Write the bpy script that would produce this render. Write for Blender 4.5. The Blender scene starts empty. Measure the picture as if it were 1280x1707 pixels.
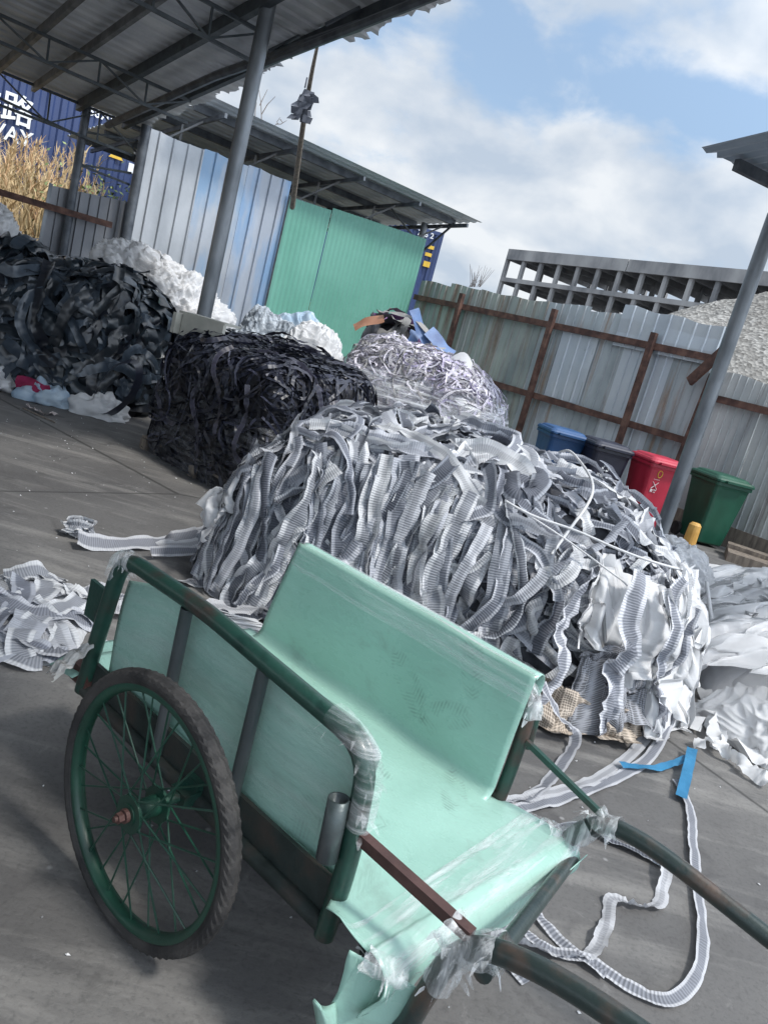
import bpy, math, random
import numpy as np
from mathutils import Vector, Matrix, noise
from mathutils.bvhtree import BVHTree
R = math.radians
C = bpy.context.scene.collection
sc = bpy.context.scene

# ------------------------------------------------------------------ camera
CAM = Vector((0, 0, 1.547)); FPX = 1264.2; pit = R(12.402); rol = R(15.308)
Fw = Vector((0, math.cos(pit), -math.sin(pit))); U0 = Vector((0, math.sin(pit), math.cos(pit))); R0 = Vector((1, 0, 0))
CX = math.cos(rol)*R0 + math.sin(rol)*U0; CY = -math.sin(rol)*R0 + math.cos(rol)*U0
cd = bpy.data.cameras.new('camera'); cam = bpy.data.objects.new('camera', cd); C.objects.link(cam)
m = Matrix((CX, CY, -Fw)).transposed().to_4x4(); m.translation = CAM; cam.matrix_world = m
cd.sensor_fit = 'HORIZONTAL'; cd.sensor_width = 36; cd.lens = FPX/1280*36; cd.clip_start = .05; cd.clip_end = 2000
sc.camera = cam
# ------------------------------------------------------------------ sky, sun, exposure
SUN_AZ, SUN_EL = 121, 55          # azimuth clockwise from +Y
w = bpy.data.worlds.new('World'); sc.world = w; w.use_nodes = True
nt = w.node_tree; nt.nodes.clear()
def N(nt, t, **k):
    n = nt.nodes.new(t)
    for a, b in k.items(): setattr(n, a, b)
    return n
def math_(nt, op, a, b=None, c=None, clamp=False):
    n = N(nt, 'ShaderNodeMath', operation=op, use_clamp=clamp)
    for i, x in enumerate((a, b, c)):
        if x is None: continue
        if isinstance(x, (int, float)): n.inputs[i].default_value = x
        else: nt.links.new(x, n.inputs[i])
    return n.outputs[0]
def mixc(nt, f, a, b, mode='MIX'):
    n = N(nt, 'ShaderNodeMix', data_type='RGBA', blend_type=mode)
    for i, x in ((0, f), (6, a), (7, b)):
        if isinstance(x, (int, float)): n.inputs[i].default_value = x
        elif isinstance(x, tuple): n.inputs[i].default_value = (*x[:3], 1)
        else: nt.links.new(x, n.inputs[i])
    return n.outputs[2]
def noisef(nt, vec, scale, detail=4, rough=.55, dist=0):
    n = N(nt, 'ShaderNodeTexNoise'); n.inputs['Scale'].default_value = scale; n.inputs['Detail'].default_value = detail
    n.inputs['Roughness'].default_value = rough; n.inputs['Distortion'].default_value = dist
    if vec is not None: nt.links.new(vec, n.inputs['Vector'])
    return n.outputs['Fac']
def ramp(nt, f, stops):
    n = N(nt, 'ShaderNodeValToRGB'); e = n.color_ramp.elements
    while len(e) < len(stops): e.new(.5)
    for el, (p, c) in zip(e, stops):
        el.position = p; el.color = (*c, 1) if isinstance(c, tuple) else (c, c, c, 1)
    nt.links.new(f, n.inputs[0]); return n.outputs[0]
def mapping(nt, vec, scale=(1, 1, 1), loc=(0, 0, 0), rot=(0, 0, 0)):
    n = N(nt, 'ShaderNodeMapping'); n.inputs['Scale'].default_value = scale; n.inputs['Location'].default_value = loc
    n.inputs['Rotation'].default_value = rot; nt.links.new(vec, n.inputs['Vector']); return n.outputs[0]
sky = N(nt, 'ShaderNodeTexSky', sky_type='NISHITA', sun_disc=False); sky.sun_elevation = R(SUN_EL); sky.sun_rotation = R(SUN_AZ)
sky.air_density = 1.2; sky.dust_density = 1.2
tc = N(nt, 'ShaderNodeTexCoord'); sep = N(nt, 'ShaderNodeSeparateXYZ'); nt.links.new(tc.outputs['Generated'], sep.inputs[0])
zz = math_(nt, 'MAXIMUM', sep.outputs[2], .04)
zc = math_(nt, 'ADD', zz, .45)
cmb = N(nt, 'ShaderNodeCombineXYZ')
nt.links.new(math_(nt, 'DIVIDE', sep.outputs[0], zc), cmb.inputs[0]); nt.links.new(math_(nt, 'DIVIDE', sep.outputs[1], zc), cmb.inputs[1])
big = noisef(nt, mapping(nt, cmb.outputs[0], (1, 1, 1), (4.3, 2.2, 0)), 2.6, 3, .5, .1)
fine = noisef(nt, mapping(nt, cmb.outputs[0], (1, 1, 1), (7, 3, 0)), 7.5, 8, .56, .15)
# cloud bank below ~27 degrees, a gap above it, broken cloud higher up
bank = math_(nt, 'MULTIPLY', math_(nt, 'ABSOLUTE', math_(nt, 'SUBTRACT', sep.outputs[2], .335)), 3.6)
cover = math_(nt, 'ADD', math_(nt, 'ADD', math_(nt, 'MULTIPLY', big, .85), math_(nt, 'MULTIPLY', fine, .75)), math_(nt, 'MINIMUM', bank, .40))
mask = ramp(nt, cover, [(.80, 0.0), (1.0, 1.0)])
mr = N(nt, 'ShaderNodeMapRange', interpolation_type='SMOOTHSTEP'); nt.links.new(cover, mr.inputs[0]); mr.inputs[1].default_value = .83; mr.inputs[2].default_value = 1.08
dens = noisef(nt, mapping(nt, cmb.outputs[0], (1, 1, 1), (2.2, 9, 0)), 4.0, 6, .5, .2)
ccol = ramp(nt, dens, [(.40, (3.7, 4.3, 5.1)), (.50, (4.9, 5.3, 5.8)), (.60, (6.2, 6.4, 6.6))])
sk = mixc(nt, .55, sky.outputs[0], (3.1, 4.4, 6.2))
skyc = mixc(nt, math_(nt, 'MULTIPLY', mr.outputs[0], .92), sk, ccol)
# sky colour boosted around the sun, out of view, as added fill light
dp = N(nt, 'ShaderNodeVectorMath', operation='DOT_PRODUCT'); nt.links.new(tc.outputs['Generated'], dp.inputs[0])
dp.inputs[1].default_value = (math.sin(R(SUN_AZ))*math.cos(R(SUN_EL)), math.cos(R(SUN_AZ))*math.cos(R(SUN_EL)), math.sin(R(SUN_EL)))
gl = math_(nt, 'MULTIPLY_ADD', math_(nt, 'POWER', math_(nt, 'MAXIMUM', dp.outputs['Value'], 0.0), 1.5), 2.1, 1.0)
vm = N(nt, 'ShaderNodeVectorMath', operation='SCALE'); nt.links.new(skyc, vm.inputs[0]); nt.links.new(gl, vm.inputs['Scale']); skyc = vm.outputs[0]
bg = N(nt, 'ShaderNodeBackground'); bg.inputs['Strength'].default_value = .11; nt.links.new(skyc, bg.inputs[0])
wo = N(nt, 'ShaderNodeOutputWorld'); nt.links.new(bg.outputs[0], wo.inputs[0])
sl = bpy.data.lights.new('sun', 'SUN'); sl.energy = 2.35; sl.angle = R(8); sl.color = (1, .965, .91)
so = bpy.data.objects.new('sun', sl); C.objects.link(so)
sd = Vector((math.sin(R(SUN_AZ))*math.cos(R(SUN_EL)), math.cos(R(SUN_AZ))*math.cos(R(SUN_EL)), math.sin(R(SUN_EL))))
so.rotation_euler = (-sd).to_track_quat('-Z', 'Y').to_euler()
sc.view_settings.view_transform = 'Standard'; sc.view_settings.look = 'None'; sc.view_settings.exposure = 0.42; sc.view_settings.gamma = 1
sc.cycles.transparent_max_bounces = 12; sc.cycles.max_bounces = 6

# ------------------------------------------------------------------ helpers
def ray(u, v): return Fw + (u-640)/FPX*CX - (v-853.5)/FPX*CY
def atz(u, v, z=0):
    d = ray(u, v); return CAM + d*((z-CAM.z)/d.z)
def atY(u, v, Y):
    d = ray(u, v); return CAM + d*(Y/d.y)
def tag(o, label=None, cat=None, group=None, kind=None):
    if label: o['label'] = label
    if cat: o['category'] = cat
    if group: o['group'] = group
    if kind: o['kind'] = kind
    return o
def empty(name, loc, label=None, cat=None, group=None, kind=None):
    o = bpy.data.objects.new(name, None); C.objects.link(o); o.location = loc; o.empty_display_size = .2
    return tag(o, label, cat, group, kind)
class MB:
    def __init__(s): s.v = []; s.f = []; s.uv = []; s.t = []; s.tint = (1, 1, 1); s.mi = []; s.m = 0
    def add(s, vs, fs, uvs=None):
        o = len(s.v); s.v += [tuple(p) for p in vs]
        for i, f in enumerate(fs):
            s.f.append([o+k for k in f]); s.mi.append(s.m)
            s.uv.append(uvs[i] if uvs else [(0, 0)]*len(f)); s.t.append(s.tint)
        return s
    def grid(s, rows, uvr=None, close=False, closeu=False):
        n = len(rows); k = len(rows[0]); vs = [p for r in rows for p in r]; fs = []; uv = []
        for i in range(n if closeu else n-1):
            i2 = (i+1) % n
            for j in range(k if close else k-1):
                j2 = (j+1) % k
                fs.append((i*k+j, i*k+j2, i2*k+j2, i2*k+j))
                if uvr: uv.append([uvr(i, j), uvr(i, j+1), uvr(i+1, j+1), uvr(i+1, j)])
        return s.add(vs, fs, uv if uvr else None)
    def box(s, c, size, M=None):
        c = Vector(c); x, y, z = [a/2 for a in size]
        ps = [Vector((i*x, j*y, k*z)) for i in (-1, 1) for j in (-1, 1) for k in (-1, 1)]
        if M: ps = [M @ p for p in ps]
        return s.add([c+p for p in ps], [(0, 1, 3, 2), (4, 6, 7, 5), (0, 4, 5, 1), (2, 3, 7, 6), (0, 2, 6, 4), (1, 5, 7, 3)])
    def bar(s, a, b, w, h, up=(0, 0, 1)):
        a = Vector(a); b = Vector(b); d = (b-a); L = d.length; d.normalize(); x = d.cross(Vector(up))
        if x.length < 1e-4: x = Vector((1, 0, 0))
        x.normalize(); y = x.cross(d)
        M = Matrix((d, x, y)).transposed()
        return s.box((a+b)/2, (L, w, h), M)
    def tube(s, pts, r, n=10, cap=True, closed=False):
        pts = [Vector(p) for p in pts]; rr = r if isinstance(r, (list, tuple)) else [r]*len(pts)
        rows = []; prev = None
        for i, p in enumerate(pts):
            if closed: d = pts[(i+1) % len(pts)]-pts[i-1]
            else: d = pts[min(i+1, len(pts)-1)]-pts[max(i-1, 0)]
            d.normalize()
            if prev is None:
                x = d.orthogonal().normalized()
            else:
                x = (prev-d*prev.dot(d)).normalized()
            prev = x; y = d.cross(x)
            rows.append([p+(x*math.cos(t)+y*math.sin(t))*rr[i] for t in [2*math.pi*k/n for k in range(n)]])
        s.grid(rows, close=True, closeu=closed)
        if cap and not closed:
            o = len(s.v)-len(rows)*n
            s.add([rows[0][k] for k in range(n)], [tuple(range(n))[::-1]]); s.add([rows[-1][k] for k in range(n)], [tuple(range(n))])
        return s
    def build(s, name, mat, parent=None, smooth=False):
        me = bpy.data.meshes.new(name)
        if parent: off = Vector(parent['_o']) if '_o' in parent else world_loc(parent)
        else:
            a = np.array(s.v); mn = a.min(0); mx = a.max(0); off = Vector(((mn[0]+mx[0])/2, (mn[1]+mx[1])/2, mn[2]))
        me.from_pydata([(p[0]-off[0], p[1]-off[1], p[2]-off[2]) for p in s.v], [], s.f)
        u = me.uv_layers.new(name='UVMap'); flat = [c for f in s.uv for p in f for c in p]; u.data.foreach_set('uv', flat)
        ca = me.color_attributes.new('tint', 'FLOAT_COLOR', 'CORNER')
        cols = []
        for f, t in zip(s.f, s.t): cols += [t[0], t[1], t[2], 1]*len(f)
        ca.data.foreach_set('color', cols)
        for mm in (mat if isinstance(mat, list) else [mat]): me.materials.append(mm)
        if isinstance(mat, list): me.polygons.foreach_set('material_index', s.mi)
        if smooth: me.polygons.foreach_set('use_smooth', [True]*len(me.polygons))
        me.update()
        o = bpy.data.objects.new(name, me); C.objects.link(o)
        if parent: o.parent = parent
        else: o.location = off
        if parent and parent.parent is not None or parent and parent.type == 'MESH': o.location = (0, 0, 0)
        return o
def world_loc(o):
    l = Vector((0, 0, 0))
    while o is not None: l += o.location; o = o.parent
    return l
def rnds(rng, a): return (rng.random()*2-1)*a
def catmull(pts, n=8):
    P = [Vector(p) for p in pts]; P = [P[0]*2-P[1]]+P+[P[-1]*2-P[-2]]; out = []
    for i in range(1, len(P)-2):
        for k in range(n):
            t = k/n; a, b, c, d = P[i-1:i+3]
            out.append(.5*((2*b)+(c-a)*t+(2*a-5*b+4*c-d)*t*t+(3*b-a-3*c+d)*t**3))
    out.append(P[-2]); return out

# ------------------------------------------------------------------ materials
def newmat(name):
    m = bpy.data.materials.new(name); m.use_nodes = True; nt = m.node_tree
    b = nt.nodes['Principled BSDF']; return m, nt, b
def bump(nt, b, h, strength=.5, dist=.01):
    n = N(nt, 'ShaderNodeBump'); n.inputs['Strength'].default_value = strength; n.inputs['Distance'].default_value = dist
    nt.links.new(h, n.inputs['Height']); nt.links.new(n.outputs[0], b.inputs['Normal'])
def objc(nt, scale=(1, 1, 1), rot=(0, 0, 0)):
    t = N(nt, 'ShaderNodeTexCoord'); return mapping(nt, t.outputs['Object'], scale, (0, 0, 0), rot)
def mat_noise(name, cols, scale=5, st=(1, 1, 1), rough=.6, metal=0, bs=0, bscale=30, detail=6, spec=.5, tint=False, lo=.35, hi=.65, rot=(0, 0, 0), coat=0):
    m, nt, b = newmat(name); v = objc(nt, st, rot); f = noisef(nt, v, scale, detail)
    k = len(cols); c = ramp(nt, f, [(lo+(hi-lo)*i/max(1, k-1), cc) for i, cc in enumerate(cols)]) if k > 1 else None
    if tint:
        a = N(nt, 'ShaderNodeVertexColor', layer_name='tint'); c = mixc(nt, 1.0, c, a.outputs[0], 'MULTIPLY')
    nt.links.new(c, b.inputs['Base Color'])
    b.inputs['Roughness'].default_value = rough; b.inputs['Metallic'].default_value = metal; b.inputs['Specular IOR Level'].default_value = spec
    b.inputs['Coat Weight'].default_value = coat
    rn = noisef(nt, v, scale*3, 3); nt.links.new(math_(nt, 'ADD', rough-.12, math_(nt, 'MULTIPLY', rn, .24), clamp=True), b.inputs['Roughness'])
    if bs: bump(nt, b, noisef(nt, objc(nt), bscale, 5), bs, .01)
    return m
def mat_rusty(name, base, base2, rust=(.13, .06, .035), amt=.5, st=(4, 4, .35), rough=.55, metal=.3, stain=None):
    m, nt, b = newmat(name); v = objc(nt, st); f = noisef(nt, v, 1.6, 7, .62)
    c0 = ramp(nt, noisef(nt, objc(nt, (1.3, 1.3, .5)), 1.5, 5), [(.35, base), (.62, base2)])
    if stain: c0 = mixc(nt, ramp(nt, noisef(nt, objc(nt, (1, 1, .25)), 2.3, 4), [(.40, 0.0), (.56, .9)]), c0, stain)
    rm = ramp(nt, f, [(1-amt, 0.0), (min(1, 1-amt+.16), 1.0)])
    rc = ramp(nt, noisef(nt, objc(nt, (1, 1, 1)), 14, 4), [(.3, rust), (.7, tuple(x*1.7 for x in rust))])
    c = mixc(nt, rm, c0, rc); a = N(nt, 'ShaderNodeVertexColor', layer_name='tint'); c = mixc(nt, 1.0, c, a.outputs[0], 'MULTIPLY')
    nt.links.new(c, b.inputs['Base Color']); b.inputs['Roughness'].default_value = rough
    nt.links.new(math_(nt, 'SUBTRACT', metal, math_(nt, 'MULTIPLY', rm, metal)), b.inputs['Metallic'])
    nt.links.new(math_(nt, 'ADD', rough-.1, math_(nt, 'MULTIPLY', rm, .35)), b.inputs['Roughness'])
    bump(nt, b, noisef(nt, objc(nt), 22, 4), .25, .006)
    return m
def mat_strip(name, light, mid, dark, period=.014, ribc=.55, rough=.75, center=.5, sheer=0, spec=.3):
    """woven strap seen through its UVs: u metres along, v 0..1 across; cross ribs, paler selvedges"""
    m, nt, b = newmat(name); t = N(nt, 'ShaderNodeUVMap'); s = N(nt, 'ShaderNodeSeparateXYZ'); nt.links.new(t.outputs[0], s.inputs[0])
    rib = math_(nt, 'SINE', math_(nt, 'MULTIPLY', s.outputs[0], 2*math.pi/period)); rib = math_(nt, 'MULTIPLY_ADD', rib, .5, .5)
    e = math_(nt, 'ABSOLUTE', math_(nt, 'SUBTRACT', s.outputs[1], .5))
    edge = ramp(nt, e, [(center*.5, 0.0), (center*.5+.09, 1.0)])
    a = N(nt, 'ShaderNodeVertexColor', layer_name='tint')
    nz = noisef(nt, objc(nt), 9, 4)
    midc = mixc(nt, math_(nt, 'MULTIPLY', rib, ribc), mid, dark)
    lightc = mixc(nt, math_(nt, 'MULTIPLY', rib, ribc*.45), light, mid)
    c = mixc(nt, edge, midc, lightc); c = mixc(nt, 1.0, c, a.outputs[0], 'MULTIPLY')
    c = mixc(nt, math_(nt, 'MULTIPLY', ramp(nt, nz, [(.5, 0.0), (.8, 1.0)]), .35), c, tuple(x*.5 for x in mid))
    nt.links.new(c, b.inputs['Base Color']); b.inputs['Roughness'].default_value = rough; b.inputs['Specular IOR Level'].default_value = spec
    bump(nt, b, rib, .6, .003)
    if sheer:
        tr = N(nt, 'ShaderNodeBsdfTranslucent'); nt.links.new(c, tr.inputs[0]); mx = N(nt, 'ShaderNodeMixShader'); mx.inputs[0].default_value = sheer
        out = nt.nodes['Material Output']; nt.links.new(b.outputs[0], mx.inputs[1]); nt.links.new(tr.outputs[0], mx.inputs[2]); nt.links.new(mx.outputs[0], out.inputs[0])
    return m
def mat_cloth(name, c1, c2, scale=6, weave=0, sheer=.25, rough=.7, tint=True, bs=.3, bscale=40, alpha=1.0):
    m, nt, b = newmat(name); c = ramp(nt, noisef(nt, objc(nt), scale, 5), [(.35, c1), (.65, c2)])
    if tint:
        a = N(nt, 'ShaderNodeVertexColor', layer_name='tint'); c = mixc(nt, 1.0, c, a.outputs[0], 'MULTIPLY')
    if weave:
        t = N(nt, 'ShaderNodeUVMap'); vo = N(nt, 'ShaderNodeTexVoronoi'); vo.inputs['Scale'].default_value = weave; vo.inputs['Randomness'].default_value = .1
        nt.links.new(t.outputs[0], vo.inputs['Vector']); k = ramp(nt, vo.outputs[0], [(.25, 0.0), (.5, 1.0)])
        c = mixc(nt, math_(nt, 'MULTIPLY', math_(nt, 'SUBTRACT', 1.0, k), .75), c, tuple(x*.25 for x in c1)); bump(nt, b, k, .6, .004)
    elif bs: bump(nt, b, noisef(nt, objc(nt), bscale, 6, .6, 1.0), bs, .012)
    nt.links.new(c, b.inputs['Base Color']); b.inputs['Roughness'].default_value = rough
    b.inputs['Alpha'].default_value = alpha
    tr = N(nt, 'ShaderNodeBsdfTranslucent'); nt.links.new(c, tr.inputs[0]); mx = N(nt, 'ShaderNodeMixShader'); mx.inputs[0].default_value = sheer
    out = nt.nodes['Material Output']; nt.links.new(b.outputs[0], mx.inputs[1]); nt.links.new(tr.outputs[0], mx.inputs[2])
    if alpha < 1: nt.links.new(b.outputs[0], out.inputs[0])
    else: nt.links.new(mx.outputs[0], out.inputs[0])
    return m
def mat_film(name, lo=.05, hi=.6, scale=(3, 3, 40), col=(.85, .88, .9), rot=(0, 0, 0), rough=.16, uv=False):
    """clear stretch film: mostly see-through, whitish where it bunches up"""
    m, nt, b = newmat(name)
    if uv:
        t = N(nt, 'ShaderNodeUVMap'); v = mapping(nt, t.outputs[0], scale)
    else: v = objc(nt, scale, rot)
    f = noisef(nt, v, 1.0, 6, .65, .6); al = ramp(nt, f, [(.44, lo), (.72, hi)])
    b.inputs['Base Color'].default_value = (*col, 1); b.inputs['Roughness'].default_value = rough; b.inputs['Specular IOR Level'].default_value = .8
    nt.links.new(al, b.inputs['Alpha']); bump(nt, b, f, .8, .01); return m
M = {}
M['galv'] = mat_noise('galvanised steel', [(.13, .145, .16), (.26, .28, .30)], 6, (1, 1, .3), .42, .55, .1, 40)
M['galv_dark'] = mat_noise('dull dark steel', [(.06, .07, .085), (.13, .145, .165)], 6, (1, 1, 1), .5, .35, .1)
M['truss'] = mat_noise('dark painted steel', [(.035, .045, .055), (.075, .09, .10)], 8, (1, 1, 1), .55, .2)
M['purlin_light'] = mat_noise('dusty galvanised purlin', [(.12, .125, .13), (.24, .245, .25)], 5, (1, 1, 1), .55, .3)
M['rooftin'] = mat_noise('grey roofing sheet', [(.52, .54, .57), (.70, .71, .72)], 2.2, (1, 1, 1), .55, .0, .12, 12, tint=True)
M['rooftin2'] = mat_noise('blue grey roofing sheet', [(.46, .52, .58), (.62, .67, .72)], 2.0, (1, 1, 1), .55, .0, .12, 12, tint=True)
M['silver'] = mat_rusty('silver wall sheet', (.29, .31, .335), (.43, .45, .475), (.16, .09, .06), .24, (3, 3, .4), .42, .35)
M['blue_silver'] = mat_rusty('silver wall sheet with faded blue film', (.32, .34, .37), (.42, .45, .49), (.20, .11, .07), .2, (3, 3, .4), .45, .3, stain=(.19, .31, .46))
M['green'] = mat_noise('green painted sheet', [(.105, .29, .225), (.14, .345, .275)], 1.2, (1, 1, .6), .48, .0, .08, 30, tint=True)
M['green_scuff'] = mat_noise('pale scuffs', [(.3, .42, .36), (.45, .55, .5)], 12)
M['fence'] = mat_rusty('weathered fence sheet', (.26, .295, .31), (.42, .46, .48), (.17, .10, .055), .46, (3.2, 3.2, .22), .5, .25)
M['fence_rust'] = mat_rusty('rust streaked fence sheet', (.20, .23, .23), (.34, .36, .33), (.12, .08, .055), .52, (3.2, 3.2, .2), .6, .15)
M['fence_white'] = mat_rusty('pale fence sheet', (.40, .45, .50), (.52, .56, .59), (.20, .13, .08), .22, (3, 3, .25), .42, .3)
M['fence_old'] = mat_rusty('old whitewashed fence sheet', (.30, .33, .34), (.50, .52, .51), (.08, .06, .05), .44, (5, 5, .3), .6, .1)
M['rust'] = mat_noise('rusty steel', [(.045, .022, .018), (.085, .042, .032), (.14, .075, .055)], 7, (1, 1, 1), .8, 0, .4, 40)
M['container'] = mat_noise('navy container paint', [(.022, .04, .115), (.036, .058, .15)], 1.5, (1, 1, .4), .45, 0, .1, 20)
M['white'] = mat_noise('white lettering', [(.72, .74, .76), (.82, .83, .84)], 6)
M['yellow'] = mat_noise('yellow sticker', [(.62, .38, .04), (.75, .5, .06)], 9)
M['concrete'] = mat_noise('raw concrete frame', [(.17, .175, .185), (.28, .28, .285), (.36, .36, .36)], .35, (1, 1, .5), .85, 0, .2, 3)
M['gravel'] = None
M['reed'] = mat_noise('dry reed', [(.46, .35, .20), (.70, .58, .37)], 1.5, (1, 1, 1), .8, tint=True)
M['leaf'] = mat_noise('dusty green leaf', [(.10, .15, .05), (.20, .25, .10)], 2, (1, 1, 1), .7, tint=True)
M['earth'] = mat_noise('earth bank', [(.10, .085, .05), (.20, .17, .10)], 2, (1, 1, 1), .95, 0, .6, 6)
M['bark'] = mat_noise('bare twig', [(.14, .12, .11), (.24, .21, .19)], 6)
M['wood'] = mat_noise('grey wood', [(.12, .10, .085), (.24, .20, .16)], 4, (6, 6, .8), .8, 0, .3, 20)
M['board'] = mat_noise('pale board', [(.34, .34, .30), (.48, .47, .42)], 4, (1, 1, 1), .7)
M['rubber'] = mat_noise('dusty tyre rubber', [(.014, .014, .015), (.05, .047, .045)], 9, (1, 1, 1), .75, 0, .35, 60)
M['cgreen'] = mat_noise('dark green enamel', [(.006, .03, .024), (.014, .055, .042), (.015, .05, .038), (.035, .035, .03), (.07, .045, .035)], 9, (1, 1, 1), .36, 0, .2, 50, coat=.2, lo=.3, hi=.74)
M['cgreen2'] = mat_noise('wheel green enamel', [(.008, .038, .026), (.014, .07, .045)], 6, (1, 1, 1), .4, 0, .1, 50)
M['cgrey'] = mat_noise('worn grey green tube', [(.04, .06, .06), (.12, .13, .14)], 6, (1, 1, .4), .38, .3, .12, 50)
M['cblack'] = mat_noise('black green tube', [(.012, .022, .022), (.026, .042, .04), (.03, .045, .043), (.075, .06, .05), (.12, .08, .06)], 9, (1, 1, 1), .36, .1, .15, 60, coat=.15, lo=.3, hi=.76)
M['cunder'] = mat_noise('frame with painted shade', [(.008, .014, .013), (.02, .03, .028), (.04, .035, .03)], 9, (1, 1, 1), .6, 0, .2, 50)  # dark copy of the green enamel stands in for shade below the deck
M['crust'] = mat_noise('rust brown square tube', [(.05, .025, .022), (.12, .062, .055)], 9, (1, 1, 1), .55, .2, .2, 60)
M['bin_blue'] = mat_noise('blue bin plastic', [(.012, .055, .15), (.018, .075, .20)], 4, (1, 1, .5), .45)
M['bin_black'] = mat_noise('black bin plastic', [(.012, .014, .028), (.022, .025, .045)], 4, (1, 1, .5), .42)
M['bin_red'] = mat_noise('red bin plastic', [(.34, .012, .035), (.45, .025, .055)], 4, (1, 1, .5), .42)
M['bin_green'] = mat_noise('green bin plastic', [(.008, .06, .036), (.013, .085, .052)], 4, (1, 1, .5), .42)
M['ochre'] = mat_noise('ochre paint', [(.45, .24, .05), (.6, .36, .10)], 6)
M['bluecloth'] = mat_cloth('blue strap', (.03, .20, .38), (.04, .26, .48), 8, 0, .1, .5)
M['core_grey'] = mat_cloth('packed grey offcuts', (.03, .032, .04), (.10, .105, .12), 12, 0, .0, .9)  # kept dark so its colour carries the shade in gaps between tapes
M['core_dark'] = mat_cloth('packed black offcuts', (.005, .005, .008), (.018, .018, .024), 12, 0, .0, .7)
M['core_lilac'] = mat_cloth('packed lilac cord', (.14, .13, .15), (.33, .31, .37), 14, 0, .0, .9)
M['strip'] = mat_strip('grey and white ribbed tape', (.68, .69, .71), (.34, .355, .39), (.13, .14, .165), .0125, .6, .7, .5, .2)
M['strip_d'] = mat_strip('charcoal ribbed tape', (.40, .42, .45), (.15, .16, .185), (.05, .055, .07), .0125, .65, .7, .62, .05)
M['strip_w'] = mat_strip('white ribbed tape', (.74, .75, .765), (.58, .59, .61), (.33, .34, .37), .0125, .55, .65, .3, .3)
M['black_strip'] = mat_strip('black tape', (.035, .037, .045), (.012, .012, .017), (.006, .006, .008), .05, .3, .42, .8, 0, .45)
M['dark_band'] = mat_strip('slate vinyl band', (.04, .048, .055), (.02, .025, .031), (.014, .017, .021), .08, .25, .32, .86, 0, .65)
M['cord'] = mat_strip('lilac cord', (.82, .81, .84), (.64, .62, .68), (.45, .43, .48), .02, .3, .7, .5, .15)
M['white_cloth'] = mat_cloth('white gauze', (.68, .69, .705), (.78, .78, .785), 5, 0, .25, .7, bs=.2, bscale=60)
M['grey_gauze'] = mat_cloth('grey white gauze', (.66, .67, .69), (.80, .80, .81), 4, 0, .25, .6, bs=.2, bscale=60)
M['sheer'] = mat_cloth('sheer white netting', (.72, .73, .75), (.82, .82, .83), 4, 0, .2, .55, bs=.15, bscale=80, alpha=.62)
M['white_plastic'] = mat_cloth('white plastic film waste', (.55, .56, .58), (.76, .76, .77), 7, 0, .25, .38, bs=.8, bscale=14)
M['pale_blue'] = mat_cloth('pale blue cloth', (.30, .42, .55), (.52, .62, .70), 5, 0, .2, .7)
M['mesh_grey'] = mat_cloth('grey spacer mesh', (.30, .31, .34), (.42, .43, .47), 4, 95, .05, .7)
M['mesh_beige'] = mat_cloth('beige spacer mesh', (.52, .44, .36), (.62, .54, .46), 4, 95, .05, .7)
M['film'] = mat_film('clear stretch film')
M['film_h'] = mat_film('bunched stretch film', .12, .85, (22, 22, 3))
M['film_uv'] = mat_film('clear film over vinyl', .03, .62, (1.2, 26, 1), uv=True)
M['ground'] = None

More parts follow.
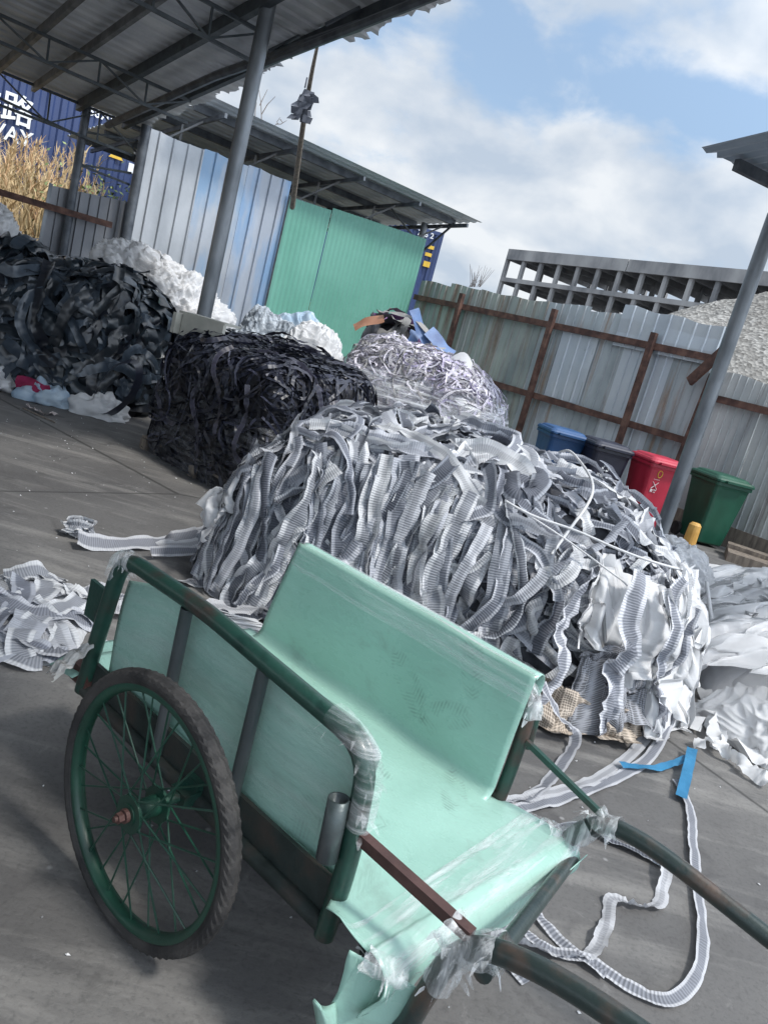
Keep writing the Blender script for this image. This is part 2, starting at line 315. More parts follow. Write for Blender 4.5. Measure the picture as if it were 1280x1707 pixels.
def mat_ground():
    m, nt, b = newmat('yard concrete'); t = N(nt, 'ShaderNodeTexCoord'); v = t.outputs['Object']
    n1 = noisef(nt, mapping(nt, v, (1, 1, 1), (3, 1, 0), (0, 0, R(35))), .55, 6, .6, .4)
    n2 = noisef(nt, mapping(nt, v, (.5, 3.2, 1), (0, 0, 0), (0, 0, R(47))), 1.6, 8, .65, .3)
    n3 = noisef(nt, v, 60, 5, .7)
    c = ramp(nt, n1, [(.30, (.085, .083, .083)), (.50, (.125, .122, .12)), (.68, (.18, .175, .168))])
    c = mixc(nt, math_(nt, 'MULTIPLY', ramp(nt, n2, [(.50, 0.0), (.72, 1.0)]), .5), c, (.34, .33, .31))
    c = mixc(nt, math_(nt, 'MULTIPLY', ramp(nt, n3, [(.35, 1.0), (.5, 0.0)]), .30), c, (.04, .04, .042))
    st = ramp(nt, noisef(nt, v, 2.1, 4, .5, 1.2), [(.60, 0.0), (.70, 1.0)]); c = mixc(nt, math_(nt, 'MULTIPLY', st, .5), c, (.05, .048, .05))
    n5 = noisef(nt, v, 5, 10, .78, .8); c = mixc(nt, math_(nt, 'MULTIPLY', ramp(nt, n5, [(.52, 0.0), (.68, 1.0)]), .35), c, (.05, .048, .048)); c = mixc(nt, math_(nt, 'MULTIPLY', ramp(nt, n5, [(.30, 1.0), (.42, 0.0)]), .3), c, (.38, .37, .36))
    sp = N(nt, 'ShaderNodeTexVoronoi'); sp.inputs['Scale'].default_value = 5; nt.links.new(v, sp.inputs['Vector'])
    c = mixc(nt, ramp(nt, sp.outputs[0], [(.03, .6), (.06, 0.0)]), c, (.33, .33, .33))
    vo = N(nt, 'ShaderNodeTexVoronoi', feature='DISTANCE_TO_EDGE'); vo.inputs['Scale'].default_value = .22
    nt.links.new(mapping(nt, mixc(nt, .04, v, N(nt, 'ShaderNodeTexNoise').outputs[1]), (1, 1, 1), (.37, .1, 0)), vo.inputs['Vector'])
    cr = ramp(nt, vo.outputs[0], [(.0, .85), (.0022, 0.0)]); c = mixc(nt, cr, c, (.03, .03, .03))
    nt.links.new(c, b.inputs['Base Color']); nt.links.new(ramp(nt, n1, [(.3, .62), (.7, .9)]), b.inputs['Roughness'])
    b.inputs['Specular IOR Level'].default_value = .35
    bump(nt, b, math_(nt, 'ADD', n3, math_(nt, 'MULTIPLY', n2, 2.0)), .35, .006); return m
M['ground'] = mat_ground()
def mat_vinyl():
    """mint vinyl: scuffs and boot prints are dirt lying on it, placed in UV metres"""
    m, nt, b = newmat('mint vinyl'); t = N(nt, 'ShaderNodeUVMap'); uv = t.outputs[0]
    base = ramp(nt, noisef(nt, objc(nt), 2.5, 3), [(.35, (.285, .475, .41)), (.65, (.33, .535, .465))])
    sm = noisef(nt, mapping(nt, uv, (2, 3.2, 1), (0, 0, 0), (0, 0, .4)), 2.3, 9, .68, .3)
    c = mixc(nt, math_(nt, 'MULTIPLY', ramp(nt, sm, [(.56, 0.0), (.72, 1.0)]), .42), base, (.15, .18, .16))
    # (centre u, centre v, half length, half width, angle)
    for (u, v, a, w_, th) in [(.20, .10, .13, .045, .3), (.42, .22, .12, .042, .9), (.31, -.12, .12, .045, -.5), (.30, .62, .10, .04, 1.2), (.12, .46, .12, .045, .7), (.27, .44, .11, .045, 2.6), (.36, -.42, .13, .06, .6)]:
        mp = mapping(nt, uv, (1, 1, 1)); mp = mapping(nt, mapping(nt, uv, (1, 1, 1), (-u, -v, 0)), (1, 1, 1), (0, 0, 0), (0, 0, th))
        s = N(nt, 'ShaderNodeSeparateXYZ'); nt.links.new(mp, s.inputs[0])
        d = math_(nt, 'ADD', math_(nt, 'POWER', math_(nt, 'ABSOLUTE', math_(nt, 'DIVIDE', s.outputs[0], a)), 2.4), math_(nt, 'POWER', math_(nt, 'ABSOLUTE', math_(nt, 'DIVIDE', s.outputs[1], w_)), 2.4))
        ins = ramp(nt, d, [(.7, 1.0), (1.0, 0.0)])
        zig = math_(nt, 'ADD', math_(nt, 'MULTIPLY', s.outputs[0], 480), math_(nt, 'MULTIPLY', math_(nt, 'ABSOLUTE', s.outputs[1]), 330))
        br = math_(nt, 'MULTIPLY_ADD', math_(nt, 'SINE', zig), .5, .5)
        pat = noisef(nt, uv, 16, 3); k = math_(nt, 'MULTIPLY', math_(nt, 'MULTIPLY', ins, br), ramp(nt, pat, [(.42, 0.0), (.66, .45)]))
        c = mixc(nt, k, c, (.09, .11, .10))
    nt.links.new(c, b.inputs['Base Color']); b.inputs['Roughness'].default_value = .36; b.inputs['Specular IOR Level'].default_value = .45
    nt.links.new(ramp(nt, sm, [(.45, .24), (.7, .5)]), b.inputs['Roughness'])
    wr = math_(nt, 'ADD', noisef(nt, mapping(nt, uv, (3, 10, 1)), 3, 4), math_(nt, 'MULTIPLY', noisef(nt, mapping(nt, uv, (1, 2.2, 1), (0, 0, 0), (0, 0, .5)), 2.0, 2, .4, .3), 2.0)); bump(nt, b, wr, .16, .02); return m
M['vinyl'] = mat_vinyl()
def mat_gravel():
    m, nt, b = newmat('gravel stones'); v = objc(nt); vo = N(nt, 'ShaderNodeTexVoronoi'); vo.inputs['Scale'].default_value = 11; nt.links.new(v, vo.inputs['Vector'])
    s = N(nt, 'ShaderNodeSeparateColor'); nt.links.new(vo.outputs['Color'], s.inputs[0])
    c = ramp(nt, s.outputs[0], [(0, (.10, .097, .09)), (.5, (.20, .195, .185)), (1, (.36, .35, .33))])
    c = mixc(nt, ramp(nt, noisef(nt, v, .7, 6, .6), [(.4, 0.0), (.65, .5)]), c, (.15, .14, .125)); nt.links.new(c, b.inputs['Base Color']); b.inputs['Roughness'].default_value = .95
    bump(nt, b, vo.outputs['Distance'], .8, .05); return m
M['gravel'] = mat_gravel()
#SPLIT
# ------------------------------------------------------------------ ground and terrain
UD = Vector((.728, .686, 0)); ND = Vector((.686, -.728, 0)); Z = Vector((0, 0, 1))   # along the back wall, and from it towards us
g = MB(); xs = [-300, -60, -20, -8, -4, -2, 0, 2, 4, 8, 20, 60, 300]; ys = [-60, -10, -3, 0, 2, 4, 6, 9, 12, 20, 60, 300, 900]
g.grid([[Vector((x, y, 0)) for y in ys] for x in xs]); o = g.build('ground', M['ground']); tag(o, kind='structure', label='dark grey stained concrete yard floor', cat='ground')
# raised earth bank behind the yard, carrying the containers and reeds
bk = MB(); rows = []
for i in range(30):
    s = -26+i*1.7; rows.append([])
    for (off, h) in ((-.5, -.05), (-1.6, .9), (-2.9, 1.9), (-4.5, 2.0), (-14, 2.05), (-60, 2.0)):
        p = Vector((-5.07, 12.35, 0))+UD*s+ND*off; p.z = h+.22*noise.noise(p*.7)*(h > 0)
        if s > 6.5: p.z = min(p.z, -.05+max(0, (9-s))*.5)
        rows[-1].append(p)
bk.grid(rows); tag(bk.build('earth_bank', M['earth'], smooth=True), 'overgrown earth bank behind the yard wall', 'bank', kind='structure')

# ------------------------------------------------------------------ corrugated sheet
def profile(L, pitch, depth, kind):
    pts = []; n = int(L/pitch)+1
    for i in range(n):
        s = i*pitch
        if kind == 'trap':
            for a, d in ((0, 0), (.36, 0), (.5, 1), (.86, 1)): pts.append((s+a*pitch, d*depth))
        elif kind == 'rib':
            for a, d in ((0, 0), (.80, 0), (.86, 1), (.94, 1)): pts.append((s+a*pitch, d*depth))
        elif kind == 'sine':
            for k in range(6): pts.append((s+k/6*pitch, depth*.5*(1-math.cos(2*math.pi*k/6))))
    return [p for p in pts if p[0] <= L]+[(L, 0)]
def corr(mb, P0, u, L, v, H, pitch, depth, kind, nv=2, top=None, bot=None, nrm=None, sag=0):
    u = Vector(u).normalized(); v = Vector(v).normalized(); n = nrm or u.cross(v).normalized(); rows = []
    for s, d in profile(L, pitch, depth, kind):
        hi = top(s) if top else H; lo = bot(s) if bot else 0
        rows.append([Vector(P0)+u*s+v*(lo+(hi-lo)*k/nv)+n*(d+sag*noise.noise(Vector((s*.8, k*.7, L)))) for k in range(nv+1)])
    mb.grid(rows); return mb
# ------------------------------------------------------------------ shed roof on the left
rng = random.Random(3)
A0 = Vector((-.63, 7.46, 4.5)); B0 = Vector((-5.07, 12.35, 3.66)); ED = (B0-A0).normalized(); RN = UD.cross(ED).normalized()
if RN.z < 0: RN = -RN
shed = empty('open_shed', (-2.5, 8.6, 0), 'large open sided shed with dark ribbed tin roof and torn eave over the piles', 'shed')
def RP(s, t, d=0): return A0+UD*s+ED*t+RN*d
rf = MB()
# jagged eave: every strip of roof sheet ends at its own length; a torn notch near the prop
sheets = [(-7.5, -2.38), (-2.4, 1.93), (1.9, 3.08), (3.05, 4.63), (4.6, 6.75)]
for si, (t0, t1) in enumerate(sheets):
    t = t0
    prof = profile(t1-t0, .19, .022, 'trap')
    rows = []
    for (s, d) in prof:
        tt = t0+s
        e = .04*math.sin(tt*7)+rnds(rng, .045)
        if 1.55 < tt < 2.1: e -= .22+rnds(rng, .12)
        if 2.1 < tt < 3.3: e -= .10+rnds(rng, .05)
        if si == 0: e -= 2.5      # unseen bay added overhead to shade the near left ground; stops short
        rows.append([RP(-16+(16+e)*k/7, tt, d+.003*si) for k in range(8)])
    rf.tint = [(1, 1, 1), (1, 1, 1), (.9, .92, .95), (1.05, 1.05, 1.05), (.92, .92, .9)][si]; rf.grid(rows)
rf.build('roof_sheet', M['rooftin'], shed)
for s_, h_, w_ in ((-.32, .12, .06), (-1.0, .13, .07), (-1.62, .10, .05), (-2.12, .10, .05), (-2.9, .1, .05), (-4.2, .1, .05), (-5.8, .1, .05), (-7.6, .1, .05)):
    b = MB(); b.bar(RP(s_, -2.2, -.07), RP(s_, 6.7, -.07), w_, h_, RN); b.build('purlin', M['truss'] if s_ > -1.5 else M['purlin_light'], shed)
# lattice trusses along the wall direction
def truss(parent, f, s0, s1, depth, n, mat, wsz=.035, name='truss'):
    b = MB(); b.bar(f(s0, 0), f(s1, 0), wsz, wsz); b.bar(f(s0, -depth), f(s1, -depth), wsz, wsz)
    for i in range(n):
        a = s0+(s1-s0)*i/n; c = s0+(s1-s0)*(i+1)/n
        b.bar(f(a, 0), f(a, -depth), wsz*.6, wsz*.6); b.bar(f(a, -depth) if i % 2 else f(a, 0), f(c, 0) if i % 2 else f(c, -depth), wsz*.6, wsz*.6)
    return b.build(name, mat, parent)
truss(shed, lambda s, d: RP(s, 4.45, -.14+d), -12, -.3, .27, 20, M['truss'])
truss(shed, lambda s, d: RP(s, 1.9, -.14+d), -12, -.75, .3, 20, M['truss'])
truss(shed, lambda s, d: RP(s, 6.62, -.05+d), -12, .0, .42, 17, M['truss'])
truss(shed, lambda s, d: RP(s, -1.2, -.14+d), -12, -.3, .3, 20, M['truss'])
# eave girder with braces
b = MB(); b.tube([RP(-.62, 6.5, -.22), RP(-.60, 3.2, -.22), RP(-.42, .7, -.22)], .05, 8); b.tube([RP(-.55, 1.9, -.3), RP(-.3, .4, -.12)], .032, 8)
b.tube([RP(-.62, 2.3, -.34), RP(-.55, -.8, -.36)], .04, 8)
for i in range(7): b.bar(RP(-.6, 6-i*1.0, -.22), RP(-.45, 5.7-i*1.0, -.08), .025, .025)
b.build('eave_girder', M['galv_dark'], shed)
# posts
def post(parent, x, y, z1, r, mat, lean=(0, 0), name='post'):
    b = MB(); b.tube([(x-lean[0], y-lean[1], 0), (x, y, z1)], r, 20); b.tube([(x-lean[0], y-lean[1], 0), (x-lean[0], y-lean[1], .02)], r*1.9, 16)
    o = b.build(name, mat, parent, smooth=False)
    for p in o.data.polygons: p.use_smooth = len(p.vertices) == 4
    return o
post(shed, -2.31, 7.9, 4.29, .075, M['galv'])
post(shed, -4.98, 12.15, 3.66, .075, M['galv_dark'])
post(shed, -5.72, 11.75, 3.62, .06, M['galv_dark'])
b = MB()                         # braces between the two back posts
for a, c in (((-5.1, 12.2, 3.42), (-5.72, 11.75, 3.28)), ((-5.1, 12.2, 2.95), (-5.72, 11.75, 2.82)), ((-5.72, 11.75, 2.82), (-5.1, 12.2, 2.78)), ((-5.72, 11.75, 3.2), (-6.6, 10.9, 3.3))):
    b.bar(a, c, .03, .03)
b.build('cross_brace', M['truss'], shed)

# timber prop with a rag
pp = MB(); pts = [atY(487, 345, 13.3), atY(505, 210, 11.2), atY(518, 130, 10.2), atY(531, 66, 9.3)]
pp.tube(catmull(pts, 4), [.045-.028*i/12 for i in range(13)], 8); tag(pp.build('prop_pole', M['wood'], smooth=True), 'thin tapering timber prop leaning up to the torn shed eave', 'pole')
rg = MB(); c = atY(514, 150, 10.35)
for k in range(5):
    pts = [c+Vector((rnds(rng, .03)+.03*j*(k-2)*.5, rnds(rng, .03), -.075*j)) for j in range(6)]
    if k == 4: pts = [c+Vector((.02, 0, -.03)), c+Vector((.09, 0, -.06)), c+Vector((.12, 0, -.12))]
    for i in range(len(pts)-1):
        a, d = pts[i], pts[i+1]; wv = Vector((.055, .04*math.sin(i+k), 0))
        rg.add([a-wv, a+wv*(.8+rng.random()*.5), d+wv*(.8+rng.random()*.4), d-wv], [(0, 1, 2, 3)])
rg.tube([c+Vector((-.05, 0, .02)), c+Vector((-.05, 0, .14))], .012, 6)
tag(rg.build('rag', mat_cloth('dull rag', (.07, .075, .095), (.14, .15, .18), 8, 0, .1)), 'torn grey rag tied round the timber prop', 'rag')

# ------------------------------------------------------------------ second roof beyond the wall (lean-to)
lt = empty('lean_to_shed', (-.75, 16.45, 0), 'lower ribbed tin lean-to roof rising behind the silver and green wall', 'shed')
T0 = Vector((.38, 16.5, 4.32)); LS = Vector((-.686, .728, -.085)).normalized(); LNn = UD.cross(LS).normalized()
if LNn.z < 0: LNn = -LNn
def LP(s, t, d=0): return T0+UD*s+LS*t+LNn*d       # s negative = leftwards along the wall, t = away from us
b = MB(); rows = []
for (s, d) in profile(6.0, .2, .02, 'trap'):
    e = rnds(rng, .012); rows.append([LP(-6.35*k/6+(e if k == 0 else 0), s, d) for k in range(7)])
b.grid(rows); b.build('roof_sheet', M['rooftin2'], lt)
for t_ in (.55, 1.75, 3.0, 4.3, 5.5):
    b = MB(); b.bar(LP(-.25, t_, -.07), LP(-6.2, t_, -.07), .06, .12, LNn); b.build('purlin', M['galv_dark'], lt)
for s_ in (-.35, -1.7, -3.1, -4.5, -5.9):
    b = MB(); b.bar(LP(s_, .05, -.16), LP(s_, 5.8, -.16), .045, .07, LNn); b.build('rafter', M['galv_dark'], lt)
    b = MB(); p = LP(s_-.1, 1.3, -.18); b.bar(p, (p.x, p.y, 2.2), .035, .035); b.build('strut', M['purlin_light'], lt)
    b = MB(); b.bar(LP(s_+.0, .75, -.16), LP(s_-.75, 1.5, -.85), .03, .03); b.build('diagonal_brace', M['purlin_light'], lt)
post(lt, -.78, 17.05, 4.1, .07, M['galv'])
b = MB(); b.bar((-.7, 17.0, 3.5), LP(-.3, .5, -.1), .035, .035); b.bar((-.7, 17.0, 3.6), LP(-1.5, 1.2, -.1), .03, .03); b.build('diagonal_brace', M['truss'], lt)

# ------------------------------------------------------------------ walls of sheet
W0 = Vector((-5.06, 12.37, 0))
sw = empty('silver_sheet_wall', (-4.1, 13.3, 0), 'tall silver ribbed sheet wall with patches of faded blue film behind the round post', 'wall')
cuts = [0, .98, 1.80, 2.67]; mts = ['silver', 'blue_silver', 'blue_silver']
for i in range(3):
    b = MB(); b.tint = [(1, 1, 1), (1, 1, 1), (.97, 1, 1.05)][i]
    corr(b, W0+UD*cuts[i]+ND*(.004*i), UD, cuts[i+1]-cuts[i], Z, 3.65, .245, .035, 'rib', 6, top=lambda s: 3.68+.03*i+.01*math.sin(s*9), nrm=ND, sag=.012)
    b.build('sheet_panel', M[mts[i]], sw)
b = MB(); b.bar(W0+UD*.0-ND*.04+Z*2.2, W0+UD*2.67-ND*.04+Z*2.2, .04, .04); b.bar(W0-ND*.04+Z*3.4, W0+UD*2.67-ND*.04+Z*3.4, .04, .04); b.build('rail', M['rust'], sw)
b = MB(); b.tube([W0+UD*(-.03)+Z*0, W0+UD*(-.03)+Z*3.64], .03, 8); b.build('edge_post', M['galv_dark'], sw)
gw = empty('green_sheet_wall', (-1.9, 15.4, 0), 'green corrugated sheet wall in the far corner', 'wall')
for i, (a, c, h0, h1) in enumerate(((2.70, 3.62, 3.50, 3.55), (3.63, 6.05, 3.60, 3.72))):
    b = MB(); b.tint = (.96, .96, .96) if i else (1, 1, 1)
    corr(b, W0+UD*a+ND*(.02+.01*i), UD, c-a, Z, 3.6, .105, .022, 'sine', 6, top=lambda s: h0+(h1-h0)*s/(c-a), nrm=ND, sag=.02)
    b.build('sheet_panel', M['green'], gw)
b = MB(); b.bar(W0+UD*2.7-ND*.05+Z*3.5, W0+UD*6-ND*.05+Z*3.6, .05, .05); b.bar(W0+UD*2.7-ND*.05+Z*1.9, W0+UD*6-ND*.05+Z*1.9, .05, .05); b.build('rail', M['galv_dark'], gw)
b = MB(); b.bar(W0+UD*2.66+ND*.06+Z*0, W0+UD*2.66+ND*.06+Z*3.5, .03, .03); b.build('edge_trim', M['truss'], gw)
# low sheet fence behind the thin post, with a rusty rail
lw = empty('low_sheet_fence', (-5.7, 11.9, 0), 'low dull sheet fence with a rusty rail left of the tall silver wall', 'fence')
b = MB(); corr(b, Vector((-6.0, 11.62, 0)), UD, 1.18, Z, 2.4, .15, .03, 'rib', 3, top=lambda s: 2.42+.12*s/1.1, nrm=ND, sag=.02); b.build('sheet_panel', mat_rusty('dull grey sheet', (.16, .17, .19), (.24, .25, .27), (.1, .06, .04), .3), lw)
b = MB(); b.bar(Vector((-7.4, 10.4, 2.10)), Vector((-5.25, 12.1, 2.12))+ND*.1, .03, .09); b.build('rail', M['rust'], lw)
b = MB(); b.bar(Vector((-6.05, 11.58, 0)), Vector((-6.0, 11.62, 2.45)), .03, .05); b.build('edge_trim', M['galv'], lw)

# ------------------------------------------------------------------ right hand fence
FD = Vector((.6862, -.7275, 0)); FN = Vector((-.7275, -.6862, 0)); F0 = Vector((-.52, 16.53, 0))     # corner, running towards us to the right
fe = empty('sheet_fence', (1.9, 14.0, 0), 'long rust streaked corrugated fence with brown steel rails behind the bins', 'fence')
Lf = 6.80; widths = [.9, .85, .9, .8, .9, .85, .9, .7]; s = 0
mm = ['fence_rust', 'fence_rust', 'fence_rust', 'fence_rust', 'fence', 'fence', 'fence_white', 'fence']
for i, wd in enumerate(widths):
    b = MB(); b.tint = (1+rnds(rng, .07),)*3
    wd = min(wd, Lf-s); hh = 2.93+rnds(rng, .03)-(.10 if i == 7 else 0)
    corr(b, F0+FD*s+FN*(.003*(i % 2)), FD, wd, Z, hh, .16, .022, 'rib', 5, top=lambda q: hh+.02*math.sin(q*5+i), bot=lambda q: .25, nrm=FN, sag=.025)
    b.build('sheet_panel', M[mm[i]], fe); s += wd
b = MB(); b.tint = (1, 1, 1); corr(b, F0+FD*5.0+FN*.06, FD, 1.78, Z, 1, .22, .02, 'rib', 3, bot=lambda q: 2.42, top=lambda q: 3.08-.06*q+.02*math.sin(q*8), nrm=FN, sag=.02); b.build('patch_panel', M['fence_white'], fe)
b = MB(); corr(b, F0+FD*3.95+FN*.03, FD, .75, Z, 1, .2, .02, 'rib', 4, bot=lambda q: 1.35, top=lambda q: 2.55, nrm=FN, sag=.03); b.build('patch_panel', M['fence_white'], fe)
for z_ in (2.55, 1.31):
    b = MB(); b.bar(F0+FD*.0+FN*.075+Z*z_, F0+FD*Lf+FN*.085+Z*(z_-.03), .05, .105); b.build('rail', M['rust'], fe)
for s_, z_ in ((1.45, 2.78), (3.75, 2.80), (5.75, 2.72)):
    b = MB(); b.bar(F0+FD*s_+FN*.15, F0+FD*(s_-.02)+FN*.15+Z*z_, .085, .09, FD); b.build('post', M['rust'], fe)
# base wall under the sheets
b = MB(); b.box(F0+FD*(Lf/2)-FN*.03+Z*.12, (Lf, .1, .24), Matrix((FD, FN, Z)).transposed()); b.build('base_plinth', M['concrete'], fe)
f2 = empty('whitewashed_fence', (4.9, 10.7, 0), 'scratched off-white sheet fence with one brown rail at the right edge', 'fence')
F1 = F0+FD*6.86+FN*.02
s = 0
for i in range(5):
    b = MB(); b.tint = (1+rnds(rng, .08),)*3; hh = 2.35+rnds(rng, .05)
    corr(b, F1+FD*s, FD, .82, Z, hh, .115, .018, 'rib', 5, top=lambda q: hh+.03*math.sin(q*6+i), bot=lambda q: .3, nrm=FN, sag=.03)
    b.build('sheet_panel', M['fence_old'], f2); s += .825
b = MB(); b.bar(F1+FN*.06+Z*1.98, F1+FD*4.1+FN*.06+Z*1.96, .05, .10); b.build('rail', M['rust'], f2)
b = MB(); b.bar(F1+FD*(-.12)+FN*.10+Z*.1, F1+FD*(-.04)+FN*.10+Z*2.3, .06, .05); b.build('post', M['rust'], f2)
b = MB(); b.bar(F1+FD*(-.30)+FN*.16+Z*2.12, F1+FD*.14+FN*.30+Z*2.68, .05, .15); b.build('tin_offcut', M['rust'], f2)
b = MB(); b.box(F1+FD*2.05+Z*.15-FN*.02, (4.1, .12, .3), Matrix((FD, FN, Z)).transposed()); b.build('base_plinth', M['wood'], f2)

# ------------------------------------------------------------------ right hand canopy on its own post
cn = empty('canopy', (2.97, 8.2, 0), 'tin canopy corner on a slanting looking steel post at the right', 'canopy')
post(cn, 2.97, 8.2, 3.72, .075, M['galv'])
Q0 = atz(1163, 246, 3.95); 
q1 = atz(1295, 312, 3.95); q2 = atz(1300, 213, 3.95)
d1 = (q1-Q0).normalized(); d2 = (q2-Q0).normalized()
b = MB(); rows = []
for i in range(46):
    s = i*.065; rows.append([Q0+d1*s+d2*(t*5/8)+Z*(.018*(i % 2)-.0*t)-d2*(0 if t else (.05*rng.random() if i % 3 else -.05)) for t in range(9)])
b.tint = (.55, .6, .65)  # underside shade of the canopy is put into this darker tint
b.grid(rows); b.build('roof_sheet', M['rooftin2'], cn)
b = MB(); b.bar(Q0+d1*.3+d2*.25-Z*.08, Q0+d1*3+d2*.25-Z*.08, .06, .1); b.bar(Q0+d1*.3+d2*1.6-Z*.08, Q0+d1*3+d2*1.6-Z*.08, .06, .1); b.build('purlin', M['galv_dark'], cn)

# ------------------------------------------------------------------ containers
def text_mesh(name, body, size, P, xd, yd, mat, parent, ext=.004, sx=1, align='RIGHT'):
    cu = bpy.data.curves.new(name, 'FONT'); cu.body = body; cu.size = size; cu.extrude = ext; cu.align_x = align; cu.resolution_u = 3; cu.offset = size*.015
    ob = bpy.data.objects.new(name, cu); C.objects.link(ob); bpy.context.view_layer.update()
    me = bpy.data.meshes.new_from_object(ob.evaluated_get(bpy.context.evaluated_depsgraph_get())); bpy.data.objects.remove(ob)
    xd = Vector(xd).normalized(); yd = Vector(yd).normalized(); n = xd.cross(yd)
    off = world_loc(parent)
    for v in me.vertices: v.co = Vector(P)+xd*v.co.x*sx+yd*v.co.y+n*(v.co.z+ext)-off
    me.materials.clear(); me.materials.append(mat); o = bpy.data.objects.new(name, me); C.objects.link(o); o.parent = parent; return o
def container(P, d, zb, zt, L, label):
    """P: right hand end of the near face; d: direction of the face leftwards"""
    d = Vector(d).normalized(); n = Vector((d.y, -d.x, 0)); n = n if n.y < 0 else -n
    c = empty('shipping_container', (P[0]+d.x*L/2, P[1]+d.y*L/2, zb), label, 'container', 'navy shipping containers on the bank'); P = Vector((P[0], P[1], 0))
    b = MB(); corr(b, P+d*.12+Z*(zb+.12), d, L-.24, Z, zt-zb-.22, .278, -.045, 'trap', 1, nrm=n); b.build('side_wall', M['container'], c)
    b = MB(); b.box(P+d*L/2-n*1.22+Z*(zb+zt)/2, (L-.05, 2.3, zt-zb-.05), Matrix((d, n, Z)).transposed()); b.build('shell', M['container'], c)
    b = MB(); b.box(P+d*L/2+Z*(zt-.05)-n*.05, (L, .12, .1), Matrix((d, n, Z)).transposed()); b.box(P+d*L/2+Z*(zb+.06)-n*.05, (L, .12, .12), Matrix((d, n, Z)).transposed())
    for s in (.06, L-.06): b.box(P+d*s+Z*(zb+zt)/2-n*.05, (.12, .13, zt-zb), Matrix((d, n, Z)).transposed())
    b.build('frame', M['container'], c)
    return c, P, d, n
c1, cp, cdv, cnn = container(atY(226, 240, 18.3), (-.83, -.56, 0), 2.0, 4.95, 12.19, 'navy container lettered in white, left end of the bank')
for i, z_ in enumerate((4.5, 3.75)): b = MB(); b.box(cp+cdv*(-.005)+Z*z_+cnn*.02, (.16, .06, .2), Matrix((cdv, cnn, Z)).transposed()); b.build('casting', M['white'], c1)
xr = -cdv
def on1(u, v):
    r = ray(u, v); o_ = cp+cnn*.03; t = cnn.dot(o_-CAM)/cnn.dot(r); return CAM+r*t
text_mesh('lettering', '铁路', .64, on1(55, 212), xr, Z, M['white'], c1)
text_mesh('lettering', 'RAILWAY', .42, on1(52, 246), xr, Z, M['white'], c1)
text_mesh('serial_number', '766706 2', .26, on1(212, 214), xr, Z, M['white'], c1)
for (u, v) in ((201, 227), (196, 241), (193, 264)):
    b = MB(); p = on1(u, v); b.add([p-xr*.16, p+xr*.16, p+Z*.22], [(0, 1, 2)]) if v != 227 else b.add([p-xr*.22-Z*.05, p+xr*.22-Z*.05, p+xr*.22+Z*.08, p-xr*.22+Z*.08], [(0, 1, 2, 3)]); b.build('warning_sticker', M['yellow'], c1)
pe = atY(740, 392, 24); c2, cp2, cd2, cn2 = container(pe, (-1, -.03, 0), 2.05, 5.0, 12.19, 'navy container end seen past the green wall under the lean-to roof')
for k, (u, v) in enumerate(((718, 412), (714, 424), (711, 440))):
    r = ray(u, v); o_ = cp2+cn2*.03; p = CAM+r*(cn2.dot(o_-CAM)/cn2.dot(r)); b = MB(); b.box(p, (.20, .02, .10 if k != 2 else .16), Matrix((cd2, cn2, Z)).transposed()); b.build('warning_sticker', M['yellow'], c2)
r = ray(722, 398); p = CAM+r*(cn2.dot(cp2+cn2*.03-CAM)/cn2.dot(r)); text_mesh('serial_number', '706 2', .22, p, -cd2, Z, M['white'], c2)

# ------------------------------------------------------------------ reeds and twigs on the bank
rd = MB(); rng = random.Random(8)
def blade(mb, p, h, w, lean, bend, seg=4):
    a = rng.random()*6.28; sd_ = Vector((math.cos(a), math.sin(a), 0))*w; q = [p+lean*(k/seg)*h+bend*(k/seg)**2*h+Z*h*(k/seg) for k in range(seg+1)]
    mb.grid([[x-sd_*(1-.8*i/seg), x+sd_*(1-.8*i/seg)] for i, x in enumerate(q)]); return q[-1]
for i in range(1150):
    s = rng.uniform(-8, .4); of = rng.uniform(-1.6, -4.4); p = Vector((-5.07, 12.35, 0))+UD*s+ND*of; p.z = max(0, min(2, (-of-.5)*.8))
    tone = rng.random(); rd.tint = (.75+.35*tone, .75+.3*tone, .7+.3*tone)
    h = rng.uniform(.9, 2.1)*(1.0 if s < -1.4 else .72)*(.92+.5*noise.noise(Vector((s*1.3, 0, 3))))
    ln = Vector((rnds(rng, .10), rnds(rng, .08), 0)); bd = Vector((rnds(rng, .14), rnds(rng, .1), -.05))
    tip = blade(rd, p, h, .016, ln, bd)
    for k in range(3): blade(rd, p+Z*h*rng.uniform(.1, .5)+ln*h*.3, rng.uniform(.4, .9), .018, Vector((rnds(rng, .6), rnds(rng, .5), 0)), Vector((rnds(rng, .3), rnds(rng, .3), -.35)))
    if rng.random() < .75:
        rd.tint = (1.05, 1.0, .95) if tone > .4 else (.95, .8, .75)
        for k in range(10):
            q = tip-Z*.34*rng.random(); blade(rd, q, rng.uniform(.12, .26), .014, Vector((rnds(rng, .4), rnds(rng, .4), 0)), Vector((rnds(rng, .5), 0, -.2)), 2)
tag(rd.build('dry_reeds', M['reed']), 'dry straw coloured reeds on the bank in front of the container', 'reeds', kind='stuff')
sh = MB(); shb = empty('green_shrub', (-5.9, 13.3, 1.7), 'dusty green leafy shrub between the two back posts', 'shrub')
for i in range(420):
    p = Vector((-5.95+rng.gauss(0, .42), 13.4+rng.gauss(0, .3), 2.35+rng.gauss(0, .33))); sh.tint = (.8+.5*rng.random(),)*3
    a = Vector((rnds(rng, 1), rnds(rng, 1), rnds(rng, 1))).normalized()*.045; c_ = a.orthogonal().normalized()*.02; sh.add([p-a, p+c_, p+a, p-c_], [(0, 1, 2, 3)])
sh.build('foliage', M['leaf'], shb)
b = MB()
for i in range(8): b.tube([(-5.9+rnds(rng, .1), 13.3, 1.6), (-5.9+rnds(rng, .5), 13.4+rnds(rng, .3), 2.7)], .008, 4)
